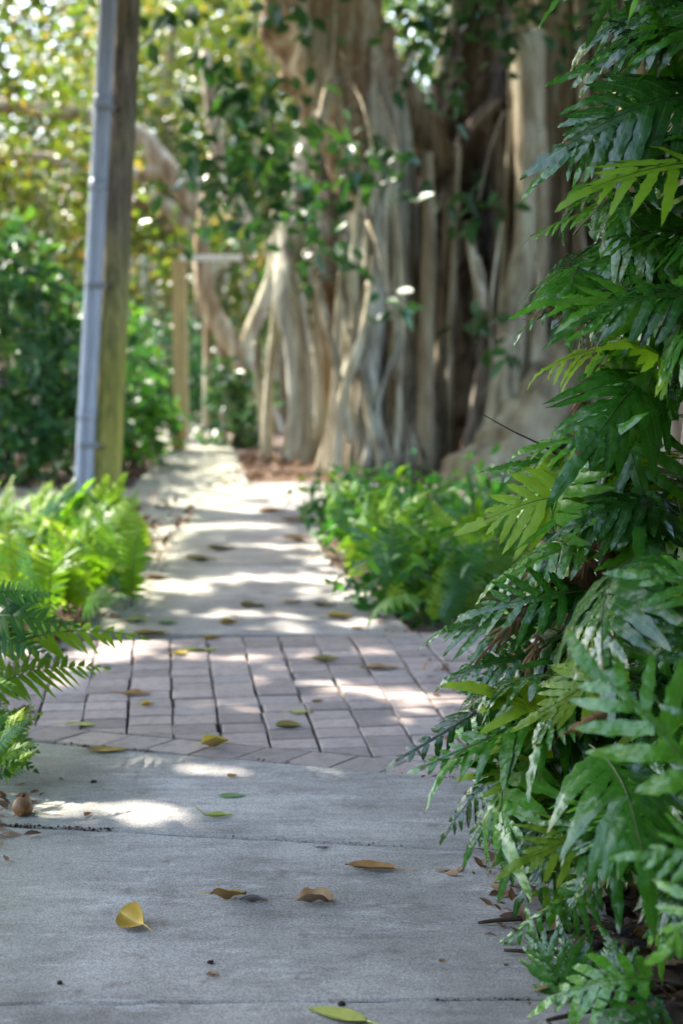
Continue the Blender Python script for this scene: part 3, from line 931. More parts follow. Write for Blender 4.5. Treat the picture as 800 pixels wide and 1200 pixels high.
lf_specs = [((30, 735), 7, "lime green fern clump behind the blue-green sword fern"), ((105, 715), 8, "sunlit lime fern clump nearest the path edge on the left"), ((60, 660), 8, "lime fern clump just before the foot of the utility pole"),
            ((-30, 660), 7, "green fern clump cut by the left edge of the picture"), ((108, 668), 9, "yellow-green fern clump hiding the base of the utility pole"), ((135, 655), 6, "small fern clump at the right foot of the utility pole")]
for (p, n, lab) in lf_specs:
    base = G(*p)
    f = empty("lime_fern", base, lab, "fern", "lime ferns under the utility pole")
    for k in range(n * 4):
        az = random.uniform(0, 6.283); el = R(random.uniform(25, 80))
        L = random.uniform(0.32, 0.56) * (0.8 if p[0] == 135 else 1.0)
        b = base + Vector((random.gauss(0, .12), random.gauss(0, .2), 0.02))
        tp = b + Vector((math.cos(az) * math.cos(el), math.sin(az) * math.cos(el) * 1.2, math.sin(el))) * L
        x, y, d_ = px(tp)
        if x > 168: continue
        place(f, random.choice(sword if random.random() < .6 else wart_bright), b, tp, (random.gauss(0, .3), random.gauss(-.3, .3), .8), M['fern_bright'] if random.random() < 0.72 else M["fern_sword"])

# ------------------------------------------------------------------ fallen leaves, one by one
def fallen_leaf(p, length, width, ang, mat, label, curl=0.3, cup=0.3, crumple=0.1, stem=0.35, tilt=0.0, stemup=0.0, group="fallen leaves on the path"):
    nu, cross = 10, (-1, -.6, -.25, 0, .25, .6, 1)
    sd_ = random.uniform(0, 99)
    V, UV, F = [], [], []
    for i in range(nu + 1):
        u = i / nu
        w = width * 0.5 * (math.sin(math.pi * min(1, u ** 0.8)) ** 0.75) * (1 - 0.15 * u) + 0.0004
        for v in cross:
            x = (u - 0.5) * length
            y = v * w * (1 - 0.35 * cup * abs(v))
            z = cup * abs(v) ** 1.5 * w + curl * length * (u - 0.5) ** 2 + crumple * length * 0.6 * noise.noise(Vector((u * 3 + sd_, v * 1.6, sd_)))
            V.append(Vector((x, y, z))); UV.append((u, v))
    nc = len(cross)
    for i in range(nu):
        for j in range(nc - 1):
            a = i * nc + j
            F.append((a, a + nc, a + nc + 1, a + 1))
    T = Matrix.Rotation(ang, 3, 'Z') @ Matrix.Rotation(tilt, 3, 'X')
    V = [T @ v for v in V]
    zmin = min(v.z for v in V)
    V = [v - Vector((0, 0, zmin - 0.002)) for v in V]
    o = obj("fallen_leaf", mesh_data("fallen_leaf", [tuple(v) for v in V], F, mat, uv=UV), None, Vector((p.x, p.y, ZP)))
    tag(o, label, "leaf", group)
    if stem:
        b = T @ Vector((-0.5 * length, 0, curl * length * 0.25)) - Vector((0, 0, zmin - 0.003))
        d = T @ Vector((-1, 0.25, 0)); d.z = stemup
        e = b + d.normalized() * length * stem; e.z = max(e.z, 0.0025)
        md = b.lerp(e, .5) + Vector((0, 0, 0.002))
        Vt, Ft = tube([b, md, e], [0.0016, 0.0013, 0.0011], n=6, m=5)
        obj("stem", mesh_data("stem", [tuple(v) for v in Vt], Ft, mat, uv=[(0, 0)] * len(Vt)), o)
    return o

FL = [  # pixel, length, width, angle, material, label, keywords
    ((158, 1083), .11, .10, 2.3, 'l_yellow', "cupped yellow-olive leaf standing on edge, stalk towards the viewer", dict(cup=.75, curl=.45, tilt=-.75, crumple=.12, stem=.5)),
    ((268, 1055), .09, .055, .1, 'l_yellow', "torn yellow-brown leaf touching a grey curled leaf", dict(cup=.9, curl=.5, crumple=.35, stem=.4)),
    ((298, 1058), .075, .03, -.05, 'l_grey', "flat grey curled dead leaf touching a torn yellow-brown leaf", dict(cup=.7, curl=.1, crumple=.15, stem=0)),
    ((369, 1059), .092, .06, .05, 'l_tan', "tan crumpled leaf with ragged top edge on the grey concrete", dict(cup=1.0, curl=.35, crumple=.4, stem=.3)),
    ((433, 1019), .135, .06, 2.95, 'l_orange', "long orange-brown leaf with thin stalk, beside the fern bank", dict(cup=.5, curl=.2, crumple=.1, stem=.5)),
    ((395, 1192), .14, .06, 2.7, 'l_lime', "yellow-green leaf lying on the crack closest to the viewer", dict(cup=.25, curl=.1, crumple=.05, stem=.4)),
    ((256, 958), .085, .04, .15, 'l_lime', "small yellow-green leaf with its stalk pointing up", dict(cup=.5, curl=.3, stem=.6, stemup=.9)),
    ((272, 933), .085, .05, .05, 'l_green', "flat pale green leaf on the concrete just before the bricks", dict(cup=.05, curl=.05, crumple=.02, stem=0)),
    ((252, 876), .10, .085, .4, 'l_gold', "bright golden curled leaf on the brick edging", dict(cup=.9, curl=.5, crumple=.15)),
    ((126, 880), .14, .07, .0, 'l_yellow', "mottled yellow leaf on the joint of brick and concrete by the sword fern", dict(cup=.2, curl=.2, crumple=.05)),
    ((338, 852), .10, .09, .1, 'l_olive', "dark olive oval leaf on the bricks", dict(cup=.3, curl=.2, crumple=.03, stem=0)),
    ((160, 814), .13, .07, .05, 'l_orange', "brown leaf on the bricks next to a small yellow leaf", dict(cup=.3, curl=.15)),
    ((173, 827), .055, .05, .5, 'l_gold', "small yellow leaf next to a brown leaf on the bricks", dict(cup=.6, curl=.3, stem=.5)),
    ((95, 850), .11, .06, .0, 'l_lime', "lime leaf on the bricks under the sword fern", dict(cup=.2, curl=.1, crumple=.03)),
    ((353, 836), .09, .04, .1, 'l_lime', "slim lime leaf behind the dark olive oval leaf", dict(cup=.2, curl=.1)),
    ((372, 823), .05, .035, .3, 'l_orange', "small rusty leaf in the middle of the bricks", dict(cup=.4, curl=.2, stem=0)),
    ((381, 775), .12, .08, .0, 'l_olive', "olive green leaf near the far edge of the bricks", dict(cup=.4, curl=.3)),
    ((444, 784), .16, .07, -.1, 'l_tan', "long tan leaf on the bricks beside the sunny patch", dict(cup=.3, curl=.15)),
    ((212, 767), .07, .06, .2, 'l_gold', "yellow leaf beside a slim lime leaf at the brick far edge", dict(cup=.4, curl=.3)),
    ((234, 763), .15, .06, .0, 'l_lime', "slim lime leaf beside a yellow leaf at the brick far edge", dict(cup=.15, curl=.1)),
    ((249, 749), .09, .07, .4, 'l_yellow', "yellowish leaf on the far edge of the bricks", dict(cup=.5, curl=.4)),
    ((178, 743), .17, .09, .1, 'l_olive', "large olive leaf where the far concrete meets the bricks", dict(cup=.3, curl=.2)),
    ((161, 728), .12, .08, .2, 'l_lime', "pale lime leaf by the soil edge beyond the bricks", dict(cup=.3, curl=.2)),
    ((197, 731), .10, .08, .0, 'l_green', "green leaf on the far concrete by the left edge", dict(cup=.3, curl=.2)),
    ((295, 711), .13, .09, .1, 'l_olive', "olive brown leaf alone on the far concrete", dict(cup=.4, curl=.3)),
    ((341, 707), .11, .07, .1, 'l_tan', "tan leaf right of the lone olive leaf on the far concrete", dict(cup=.3, curl=.3)),
    ((398, 723), .12, .09, .1, 'l_gold', "golden leaf on the far concrete before the shrub", dict(cup=.4, curl=.3)),
    ((380, 710), .12, .08, .1, 'l_olive', "olive leaf behind the golden leaf before the shrub", dict(cup=.4, curl=.3)),
    ((236, 657), .2, .11, .0, 'l_olive', "dark olive leaf on the shaded far concrete, left one of the pair", dict(cup=.4, curl=.3)),
    ((260, 644), .2, .11, .1, 'l_olive', "dark olive leaf on the shaded far concrete, right one of the pair", dict(cup=.4, curl=.3)),
    ((348, 634), .2, .12, .2, 'l_orange', "rusty leaf on the far path by the shrub", dict(cup=.4, curl=.3)),
    ((350, 612), .26, .14, .1, 'l_tan', "tan leaf on the crossing path before the banyan roots", dict(cup=.4, curl=.3)),
    ((318, 600), .24, .14, .4, 'l_orange', "orange leaf in the middle of the crossing path", dict(cup=.4, curl=.3)),
    ((186, 678), .14, .09, .4, 'l_orange', "orange leaf on the left edge of the far concrete", dict(cup=.4, curl=.3)),
    ((268, 732), .09, .08, .3, 'l_yellow', "curled yellow leaf just beyond the far brick edge", dict(cup=.7, curl=.5)),
    ((420, 738), .08, .05, .3, 'l_tan', "small tan leaf at the right corner of the far concrete", dict(cup=.4, curl=.3)),
    ((272, 910), .035, .03, .3, 'l_orange', "tiny orange leaf scrap on the concrete before the bricks", dict(cup=.5, curl=.3, stem=0)),
    ((103, 956), .03, .022, .9, 'l_orange', "tiny rust leaf scrap on the sunlit streak", dict(cup=.8, curl=.5, stem=0)),
    ((378, 994), .04, .014, .0, 'l_grey', "slim grey leaf scrap behind the long orange-brown leaf", dict(cup=.3, curl=.1, stem=0)),
    ((519, 1021), .04, .018, .1, 'l_tan', "pale leaf scrap right of the long orange-brown leaf", dict(cup=.2, curl=.1, stem=0)),
    ((518, 1128), .018, .014, .5, 'l_orange', "tiny orange scrap alone on the concrete near the low fern", dict(cup=.8, curl=.5, stem=0)),
    ((249, 1144), .03, .02, .3, 'l_tan', "small tan scrap next to a dark crumb", dict(cup=.8, curl=.5, crumple=.3, stem=0)),
]
for p, L, W, a, mt, lab, kw in FL:
    fallen_leaf(g(*p), L, W, a, M[mt], lab, **kw)

def lump(name, p, r, mat, label, cat, sx=1, sy=1, sz=0.7, seed=0, group=None):
    V, F = [], []
    nu, nv = 8, 12
    if r < 0.02: r *= 0.62
    for i in range(nu + 1):
        th = math.pi * i / nu
        for j in range(nv):
            ph = 2 * math.pi * j / nv
            d = Vector((math.sin(th) * math.cos(ph), math.sin(th) * math.sin(ph), math.cos(th)))
            k = r * (1 + (0.18 if r > 0.02 else 0.75) * noise.noise(d * 1.7 + Vector((seed, 0, 0))))
            V.append((d.x * k * sx, d.y * k * sy, d.z * k * sz + r * sz * 0.95))
    for i in range(nu):
        for j in range(nv):
            F.append((i * nv + j, (i + 1) * nv + j, (i + 1) * nv + (j + 1) % nv, i * nv + (j + 1) % nv))
    o = obj(name, mesh_data(name, V, F, mat), None, Vector((p.x, p.y, ZP)))
    return tag(o, label, cat, group)
fr = lump("fallen_fruit", g(27, 955), 0.033, M['fruit'], "round brown fallen fruit on the sunny edge of the concrete", "fruit", 1, .9, .9, 3)
Vt, Ft = tube([(0, 0, .05), (0.002, 0, .058), (0.006, 0, .066)], [0.008, .006, .004], n=4, m=6)
obj("fruit_stalk", mesh_data("fruit_stalk", Vt, Ft, M['crumb']), fr)
for i, (p, r_, lab) in enumerate([((247, 1129), .010, "dark seed crumb above a small tan scrap"), ((70, 1153), .009, "brown seed crumb by the left part of the near crack"), ((400, 1178), .011, "black crumb stuck on the near crack"), ((110, 917), .012, "dark crumb on the greenish concrete"), ]):
    lump("seed_crumb", g(*p), r_, M['crumb'], lab, "seed", 1.3, 1, .6, i * 3.1, "seed crumbs on the concrete")

# ------------------------------------------------------------------ utility pole with its two conduits
pb = G(123, 592)
pd = px(pb)[2]
k_ = pd / FPX                                        # metres per pixel at the pole
def pole_pt(x, y, dz=0.0): return at(x, y, pd + dz)
def along(x0, y0, x1, y1, n, ext):                    # a straight line prolonged upwards
    return [pole_pt(x0 + (x1 - x0) * t, y0 + (y1 - y0) * t) for t in np.linspace(0, ext, n)]
pole = empty("utility_pole", pb, "leaning mossy wooden utility pole with grey conduits strapped to its side", "utility pole")
tube_obj("post", along(123.5, 596, 151, 0, 5, 1.5), [17.5 * k_, 16.3 * k_, 15 * k_, 14 * k_, 13 * k_], M['pole'], pole, n=30, m=24, rough=0.02)
cd = Vector((0, -0.10, 0))
for (x0, x1, r_) in ((95.0, 125.2, 6.3), (105.2, 133.6, 5.4)):
    P = [p + cd for p in along(x0, 592, x1, 0, 5, 1.5)]
    c_ = tube_obj("conduit", P, [r_ * k_] * 2, M['conduit'], pole, n=24, m=14, rough=0.0)
    for tt in (0.12, 0.42, 0.53, 0.8):
        q = P[0].lerp(P[-1], tt); u = (P[-1] - P[0]).normalized()
        V, F = tube([q - u * 0.05, q, q + u * 0.05], [(r_ + 0.7) * k_] * 2, n=2, m=14, rough=0.0)
        wobj("coupling", V, F, M['conduit'], c_)
for y_, w in ((520, 1), (335, 1), (130, 1)):
    t_ = (592 - y_) / 592
    a = pole_pt(93 + 30 * t_, y_) + cd * 1.6; b = pole_pt(118 + 27 * t_, y_) + cd * 1.9
    V, F = prism([(0, 0), (1, 0), (1, 1), (0, 1)], 0, 1, 0.05)
    V = [(a.x + (b.x - a.x) * v[0], a.y + 0.012 * v[1] - 0.012, a.z - 0.02 + 0.04 * v[2]) for v in V]
    wobj("strap", V, F, M['strap'], pole, smooth=False)

# further post with a white arm, and the short bollard before it
sb = G(213, 519)
sd2 = px(sb)[2]
sp = empty("wooden_post", sb, "square wooden post with a white horizontal arm, standing where the path bends", "post")
def box(c0, c1, bev=0.01):
    V, F = prism([(c0[0], c0[1]), (c1[0], c0[1]), (c1[0], c1[1]), (c0[0], c1[1])], c0[2], c1[2], bev)
    F.append((3, 2, 1, 0))
    return V, F
hgt = at(213, 312, sd2).z
V, F = box((sb.x - .085, sb.y - .085, -.1), (sb.x + .085, sb.y + .085, hgt))
wobj("shaft", V, F, M['post_wood'], sp, smooth=False)
V, F = box((sb.x - .10, sb.y - .10, hgt + .002), (sb.x + .10, sb.y + .10, hgt + .05))
wobj("cap", V, F, M['post_wood'], sp, smooth=False)
a = at(222, 314, sd2)
V, F = box((sb.x + 0.02, sb.y - .06, hgt + .053), (sb.x + 0.78, sb.y + .05, hgt + .125))
wobj("white_arm", V, F, M['white_paint'], sp, smooth=False)
bb = G(209, 530)
bo = empty("bollard", bb, "short yellowish wooden bollard in front of the square post", "bollard")
bh = at(209, 491, px(bb)[2]).z
V, F = tube([(bb.x, bb.y, -.1), (bb.x, bb.y, bh * .5), (bb.x, bb.y, bh)], [.075, .075, .072], n=8, m=16, rough=0.01)
wobj("shaft", V, F, M['bollard_wood'], bo)
V, F = tube([(bb.x, bb.y, bh + .001), (bb.x, bb.y, bh + .02), (bb.x, bb.y, bh + .035)], [.08, .078, .05], n=4, m=16, rough=0.0)
wobj("cap", V, F, M['white_paint'], bo)

# ------------------------------------------------------------------ the banyan
BD_ = 15.0
ban = empty("banyan_tree", G(540, 545), "huge old banyan with fluted columns, hanging roots and a wide buttress", "tree")
def bpts(pts, d=BD_): return [at(x, y, d + (e[0] if e else 0)) for (x, y, *e) in pts]
kb = BD_ / FPX
def btube(name, pts, widths, mat, parent=ban, d=BD_, **kw):
    """pts: pixel x, y (and a depth offset); widths: full width in pixels"""
    r_ = [w * 0.5 * (d / FPX) for w in widths]
    kw.setdefault('n', 30); kw.setdefault('m', 16)
    return tube_obj(name, bpts(pts, d), r_, mat, parent, **kw)

# the fused trunk in the middle and the bodies round it
btube("trunk", [(545, 575, 1.3), (545, 470, 1.3), (535, 350, 1.3), (540, 230, 1.4), (560, 120, 1.5), (575, 0, 1.6), (585, -200, 1.6)], [250, 205, 185, 165, 110, 90, 70], M['bark_dark'], n=50, m=44, flute=0.10, lobes=9, rough=0.12, seed=1)  # shade of the central recess put into its dark bark colour
btube("pillar_root", [(655, 600, .3), (650, 450, .3), (652, 300, .3), (655, 150, .3), (658, 0, .3), (662, -260, .3)], [150, 128, 118, 112, 112, 100], M['bark'], n=60, m=72, flute=0.075, lobes=13, rough=0.10, seed=2)
btube("buttress_root", [(540, 600, -1.0), (600, 530, -.8), (640, 460, -.5), (680, 380, -.2), (705, 290, 0), (715, 180, .1)], [96, 80, 66, 54, 44, 30], M['bark_brown'], n=50, m=32, flute=0.07, lobes=6, rough=0.12, seed=3)
btube("limb", [(430, 270, .4), (425, 170, .2), (395, 80, 0), (372, 0, -.2), (330, -140, -.5), (250, -330, -.8)], [60, 95, 130, 125, 110, 80], M['bark_tan'], n=50, m=40, flute=0.09, lobes=6, rough=0.15, seed=4)
btube("limb", [(520, 200, .8), (490, 140, .6), (455, 90, .4), (420, 20, .3), (400, -120, .2)], [46, 44, 44, 46, 44], M['bark'], seed=5, rough=0.12, flute=.06)
btube("limb", [(530, 260, .8), (560, 160, .8), (610, 115, .8), (640, 60, .6), (650, -100, .6)], [70, 46, 34, 40, 50], M['bark_dark'], seed=6, rough=0.12)
btube("pillar_root", [(432, 560, -.5), (430, 470, -.5), (436, 380, -.4), (442, 270, -.3), (448, 170, -.2), (425, 80, -.2), (400, 0, -.2), (392, -200, -.2)], [50, 34, 30, 32, 40, 50, 54, 54], M['bark_grey'], n=44, m=20, flute=0.08, lobes=5, rough=0.08, seed=7)
btube("pillar_root", [(492, 560, -.1), (482, 440, 0), (474, 330, .1), (472, 230, .1), (462, 140, .1), (440, 60, .1)], [54, 36, 30, 30, 34, 26], M['bark_grey'], n=40, seed=8, flute=.06, rough=.08)
btube("pillar_root", [(530, 230, .2), (524, 330, .2), (516, 440, .1), (508, 560, 0)], [18, 16, 18, 26], M['bark'], seed=9, rough=.06)
btube("pillar_root", [(618, 40, -.4), (622, 160, -.4), (618, 270, -.4), (602, 370, -.5), (590, 470, -.6), (570, 570, -.6)], [40, 36, 30, 30, 34, 40], M['bark_pale'], n=40, seed=10, flute=.05, rough=.06)
btube("pillar_root", [(632, 150, -.5), (636, 260, -.5), (632, 350, -.5), (628, 440, -.5)], [16, 14, 15, 22], M['bark_pale'], seed=11, rough=.05)
btube("pillar_root", [(452, 570, .2), (446, 470, .2), (458, 380, .2), (470, 300, .1)], [34, 22, 18, 14], M['bark_pale'], seed=12)
btube("pillar_root", [(400, 330, .5), (394, 270, .5), (398, 200, .5), (405, 120, .5)], [50, 62, 66, 50], M['bark_dark'], seed=13, rough=.15)  # dark tube added in the hollow, its colour standing for the shade there
btube("pillar_root", [(500, 180, -.1), (503, 300, -.15), (499, 420, -.2), (502, 565, -.3)], [15, 17, 17, 26], M['bark_brown'], seed=14, rough=.08)
btube("pillar_root", [(585, 150, .2), (590, 300, .2), (575, 430, .1), (560, 565, 0)], [30, 34, 36, 50], M['bark_dark'], seed=15, rough=.12, flute=.08)
# thin hanging and propping roots
thin = [([(398, 92, -.9), (386, 100, -1), (376, 140, -1.1), (371, 180, -1.1), (367, 225, -1.1)], [10, 11, 9, 8, 5], 'bark_pale'),
        ([(398, 92, -.9), (404, 130, -.8), (406, 180, -.7), (402, 230, -.7)], [9, 8, 7, 5], 'bark'),
        ([(440, 300, -1), (428, 380, -1.1), (406, 450, -1.2), (396, 500, -1.2), (393, 590, -1.2)], [9, 10, 11, 13, 15], 'bark_pale'),
        ([(372, 330, -.8), (392, 420, -1), (402, 470, -1.1), (410, 520, -1.1)], [8, 9, 10, 9], 'bark'),
        ([(402, 300, -.8), (396, 380, -.8), (392, 470, -.9), (384, 560, -.9)], [8, 9, 10, 12], 'bark_pale'),
        ([(548, 260, -.1), (556, 310, -.1), (566, 360, -.1)], [12, 12, 10], 'bark'),
        ([(536, 170, 0), (534, 260, 0), (528, 400, 0), (526, 560, -.1)], [7, 8, 8, 10], 'bark'),
        ([(462, 330, -.2), (452, 400, -.2), (448, 470, -.3), (470, 560, -.4)], [9, 9, 10, 12], 'bark_pale'),
        ([(415, 430, -.7), (440, 480, -.6), (460, 560, -.6)], [7, 8, 10], 'bark'),
        ([(560, 300, .1), (575, 420, 0), (560, 560, -.2)], [14, 16, 22], 'bark_dark'),
        ([(600, 130, -.2), (594, 240, -.2), (588, 350, -.2), (580, 480, -.3)], [10, 9, 9, 12], 'bark'),
        ([(420, 250, -.5), (414, 340, -.5), (418, 440, -.5), (412, 570, -.6)], [13, 12, 13, 18], 'bark_pale'),
        ([(455, 160, -.3), (462, 260, -.3), (466, 360, -.3), (462, 470, -.3), (474, 570, -.4)], [10, 9, 10, 10, 14], 'bark'),
        ([(498, 300, .0), (496, 400, .0), (500, 560, -.1)], [9, 10, 14], 'bark'),
        ([(678, -20, -.3), (682, 150, -.35), (676, 300, -.35), (668, 420, -.4)], [14, 12, 12, 16], 'bark_pale'),
        ([(700, 0, -.2), (702, 140, -.25), (698, 260, -.25)], [16, 14, 12], 'bark_pale')]
for k in range(7):
    x0 = 404 + k * 11 + random.uniform(-5, 5); ytop = random.uniform(120, 330)
    w0 = random.uniform(4, 9)
    thin.append(([(x0 + random.uniform(-9, 9), ytop, -.35), (x0 + random.uniform(-5, 5), ytop + 90, -.4), (x0 + random.uniform(-5, 5), 440, -.45), (x0 + random.uniform(-12, 12), 570, -.6)], [w0, w0 * 1.05, w0 * 1.1, w0 * 1.7], random.choice(('bark', 'bark_pale', 'bark_brown', 'bark_dark'))))
for k in range(13):                                             # slender wandering rootlets hanging free of the columns
    x0 = random.choice((random.uniform(372, 475), random.uniform(372, 475), random.uniform(585, 690))); y0 = random.uniform(-20, 260); y1 = y0 + random.uniform(140, 320); sw_ = random.uniform(-28, 28)
    thin.append(([(x0, y0, -.75), (x0 + sw_ * .5 + random.uniform(-8, 8), y0 + (y1 - y0) * .35, -.8), (x0 + sw_ * .3 + random.uniform(-9, 9), y0 + (y1 - y0) * .7, -.8), (x0 + sw_, min(y1, 570), -.8)], [3.2, 3.6, 3.2, 2.5], random.choice(('bark_grey', 'bark_grey', 'bark_dark', 'bark_pale'))))
for (a_, b_, c_, w_) in [((432, 330), (404, 440), (372, 560), 9), ((400, 360), (424, 450), (452, 575), 9), ((470, 390), (440, 480), (424, 575), 8), ((545, 262), (556, 310), (566, 365), 9)]:
    thin.append(([(*a_, -.5), (*b_, -.65), (*c_, -.8)], [w_ * .7, w_, w_ * 1.5], random.choice(('bark_grey', 'bark_pale'))))
for i, (pts, w, mt) in enumerate(thin):
    btube("aerial_root", pts, w, M[mt], n=18, m=8, seed=20 + i, rough=.08)
# pale trunk seen through the gaps of the fern bank
pal = empty("pale_tree", G(800, 560), "pale tan trunk glimpsed through the gaps of the fern bank", "tree")
tube_obj("trunk", [at(795, 600, 14.2), at(780, 420, 14.2), at(770, 200, 14.2), at(790, 0, 14.2), at(800, -300, 14.2)], [.75, .55, .48, .5, .5], M['bark_tan'], pal, n=24, m=20, flute=.05)
tube_obj("limb", [at(735, 330, 14.4), at(722, 120, 15.2), at(735, -40, 15.4), at(760, -200, 15.2)], [.2, .2, .24, .24], M['bark_dark'], pal, n=20, m=14)

# the smaller banyan left of it, then the leaning trunks
sm = empty("young_banyan", G(345, 548), "slimmer grey-white banyan on spread roots between leaning trunk and big banyan", "tree")
SD = 15.4
btube("trunk", [(352, 560), (352, 500), (348, 420), (338, 350), (338, 300, .2), (350, 230, .4), (372, 160, .6), (392, 90, .8)], [44, 28, 26, 32, 32, 34, 34, 34], M['bark_grey'], sm, SD, seed=31, flute=.08, rough=.09)
btube("pillar_root", [(385, 560, .5), (383, 500, .5), (384, 420, .5), (380, 330, .5), (372, 260, .5)], [34, 22, 24, 22, 20], M['bark_tan'], sm, SD, seed=32, flute=.07)
for i, (pts, w) in enumerate([([(345, 490), (335, 530), (322, 558), (308, 575)], [18, 13, 10, 6]), ([(356, 480), (362, 520), (366, 552), (376, 566)], [16, 13, 10, 6]), ([(330, 300, .2), (322, 380, .2), (314, 470, .1), (312, 540, 0)], [10, 11, 12, 15]),
                              ([(362, 280, .1), (370, 380, .1), (374, 470, .1), (372, 560, .1)], [9, 10, 11, 14]), ([(300, 400, 1), (304, 460, 1), (310, 530, 1)], [8, 9, 10])]):
    btube("aerial_root", pts, w, M['bark_pale'], sm, SD, n=16, m=9, seed=40 + i)
ln_t = empty("leaning_tree", G(318, 520), "brown trunk leaning to the left with a forked pale branch behind the young banyan", "tree")
LD = 20.0
btube("trunk", [(322, 530), (306, 470), (280, 420), (252, 372), (240, 335), (236, 280), (250, 180)], [34, 28, 25, 25, 22, 17, 10], M['bark_tan'], ln_t, LD, seed=51, rough=.1, flute=.05)
btube("branch", [(286, 430), (292, 395), (308, 355), (322, 310), (326, 240)], [22, 18, 17, 16, 15], M['bark_pale'], ln_t, LD, seed=52)
for i, (pts, w) in enumerate([([(258, 370), (258, 430), (260, 500)], [13, 12, 15]), ([(243, 350), (243, 430), (242, 510)], [9, 10, 13]), ([(276, 420), (274, 460), (276, 510)], [11, 10, 12])]):
    btube("aerial_root", pts, w, M['bark_tan'], ln_t, LD, n=14, m=9, seed=56 + i)
arch_t = empty("arching_tree", G(330, 505), "far banyan with brown limbs arching over the bend of the path", "tree")
AD = 24.0
btube("trunk", [(350, 520), (345, 400), (330, 330), (300, 285), (270, 230), (250, 150), (240, 60)], [44, 40, 34, 26, 20, 16, 12], M['bark_tan'], arch_t, AD, seed=61, rough=.1)
btube("limb", [(330, 330), (290, 300), (250, 320), (228, 370), (222, 430), (225, 500)], [26, 22, 20, 16, 15, 20], M['bark_tan'], arch_t, AD, seed=62)
btube("limb", [(300, 290), (240, 250), (190, 190), (150, 150), (60, 130), (-60, 120)], [34, 30, 26, 24, 20, 16], M['bark_tan'], arch_t, AD, seed=63)
btube("limb", [(200, 200), (120, 205), (40, 185), (-80, 195)], [20, 18, 16, 12], M['bark_tan'], arch_t, AD, seed=64)
btube("limb", [(250, 300), (190, 240), (120, 235), (30, 240), (-70, 230)], [24, 22, 18, 16, 12], M['bark_tan'], arch_t, AD, seed=65)
for i, (x0, x1) in enumerate([(180, 183), (168, 172), (153, 160), (60, 62), (235, 238), (268, 262), (296, 300), (285, 290), (310, 318)]):
    btube("aerial_root", [(x0, 300), (x1 - 2, 360), (x1, 440), (x1 + 3, 500)], [9, 9, 9, 12], M['bark_pale'], arch_t, AD, n=12, m=8, seed=70 + i)

# ------------------------------------------------------------------ leafy sprigs on the banyan (single leaves can be seen)
def sprig(parent, x, y, d, n, spread, length=0.17, mat='banyan_leaf', stem_from=None):
    c = at(x, y, d)
    P = np.array(c)[None] + rng.normal(size=(n, 3)) * np.array([spread[0], spread[2] if len(spread) > 2 else 0.3, spread[1]])
    V, F, uv = leaf_cloud(P, length, length * 0.52, droop=0.45, up=0.5, curved=True)
    o = wobj("leafy_sprig", V, F, M[mat], parent, uv=uv)
    o['kind'] = 'stuff'
    if stem_from:
        s = at(*stem_from)
        tube_obj("twig", [s, s.lerp(c, .5) + Vector((0, 0, .1)), c], [.015, .011, .006], M['bark'], parent, n=8, m=6)
    return o
sprig(ban, 290, 115, 12.5, 95, (.28, .22), 0.19, stem_from=(310, -60, 12.6))
sprig(ban, 255, 190, 12.2, 70, (.22, .25), 0.19, stem_from=(300, 80, 12.5))
sprig(ban, 320, 185, 12.8, 110, (.3, .3), 0.18, stem_from=(320, 60, 12.8))
sprig(ban, 300, 235, 12.6, 70, (.3, .2), 0.18, stem_from=(310, 150, 12.7))
sprig(ban, 368, 250, 13.4, 60, (.18, .3), 0.17, stem_from=(372, 130, 13.5))
sprig(ban, 215, 30, 12.0, 30, (.35, .15), 0.19, stem_from=(260, -80, 12))
sprig(ban, 428, 185, 13.6, 36, (.12, .2), 0.2, stem_from=(400, 60, 13.8))
sprig(ban, 400, 305, 13.6, 16, (.2, .1), 0.16, stem_from=(402, 230, 13.8))
sprig(ban, 515, 30, 12.8, 70, (.4, .2), 0.18, stem_from=(510, -90, 13))
sprig(ban, 575, 15, 12.9, 60, (.4, .14), 0.18, stem_from=(560, -90, 13))
sprig(ban, 528, 100, 13.5, 30, (.25, .15), 0.17, stem_from=(520, 20, 13.5))
sprig(ban, 560, 235, 13.9, 24, (.2, .16), 0.19, stem_from=(590, 130, 14))
sprig(ban, 572, 370, 13.9, 14, (.12, .1), 0.22, stem_from=(560, 300, 14))
sprig(ban, 590, 410, 13.9, 10, (.1, .08), 0.2, stem_from=(572, 370, 14))
sprig(ban, 660, 20, 12.9, 40, (.35, .12), 0.18, stem_from=(640, -90, 13))
sprig(ban, 345, 20, 12.6, 26, (.25, .12), 0.18, stem_from=(350, -70, 12.8))
for (x, y, d, n) in ((470, 205, 12.9, 14), (455, 350, 12.9, 9), (440, 190, 13.0, 14)):
    sprig(ban, x, y, d, n, (.16, .14, .06), .17, stem_from=(x - 25, y - 90, d + .5))
# the few flat leaves that catch the sun
for (x, y, d, w) in ((495, 231, 12.6, .30), (475, 341, 12.6, .26), (455, 213, 12.7, .2)):
    c = at(x, y, d)
    dirv = Vector((0.85, -0.35, -0.4 if y != 341 else -.75)).normalized()
    hv = (SUN + (EYE - c).normalized() * 0.8).normalized()       # tilted so that it mirrors the sun's side of the sky
    dirv = (dirv - hv * dirv.dot(hv)).normalized(); sv = dirv.cross(hv)
    V, UVl, F = [], [], []
    for i in range(7):
        u = i / 6; wd = w * .19 * math.sin(math.pi * min(1, max(0.03, u) ** .8)) ** .8
        for v in (-1, 0, 1):
            V.append(c + dirv * ((u - .5) * w) + sv * (v * wd) + hv * (abs(v) * wd * .12)); UVl.append((u, v))
    for i in range(6):
        for j in range(2):
            a = i * 3 + j; F.append((a, a + 1, a + 4, a + 3))
    wobj("leaf", V, F, M['banyan_leaf'], ban, uv=UVl)

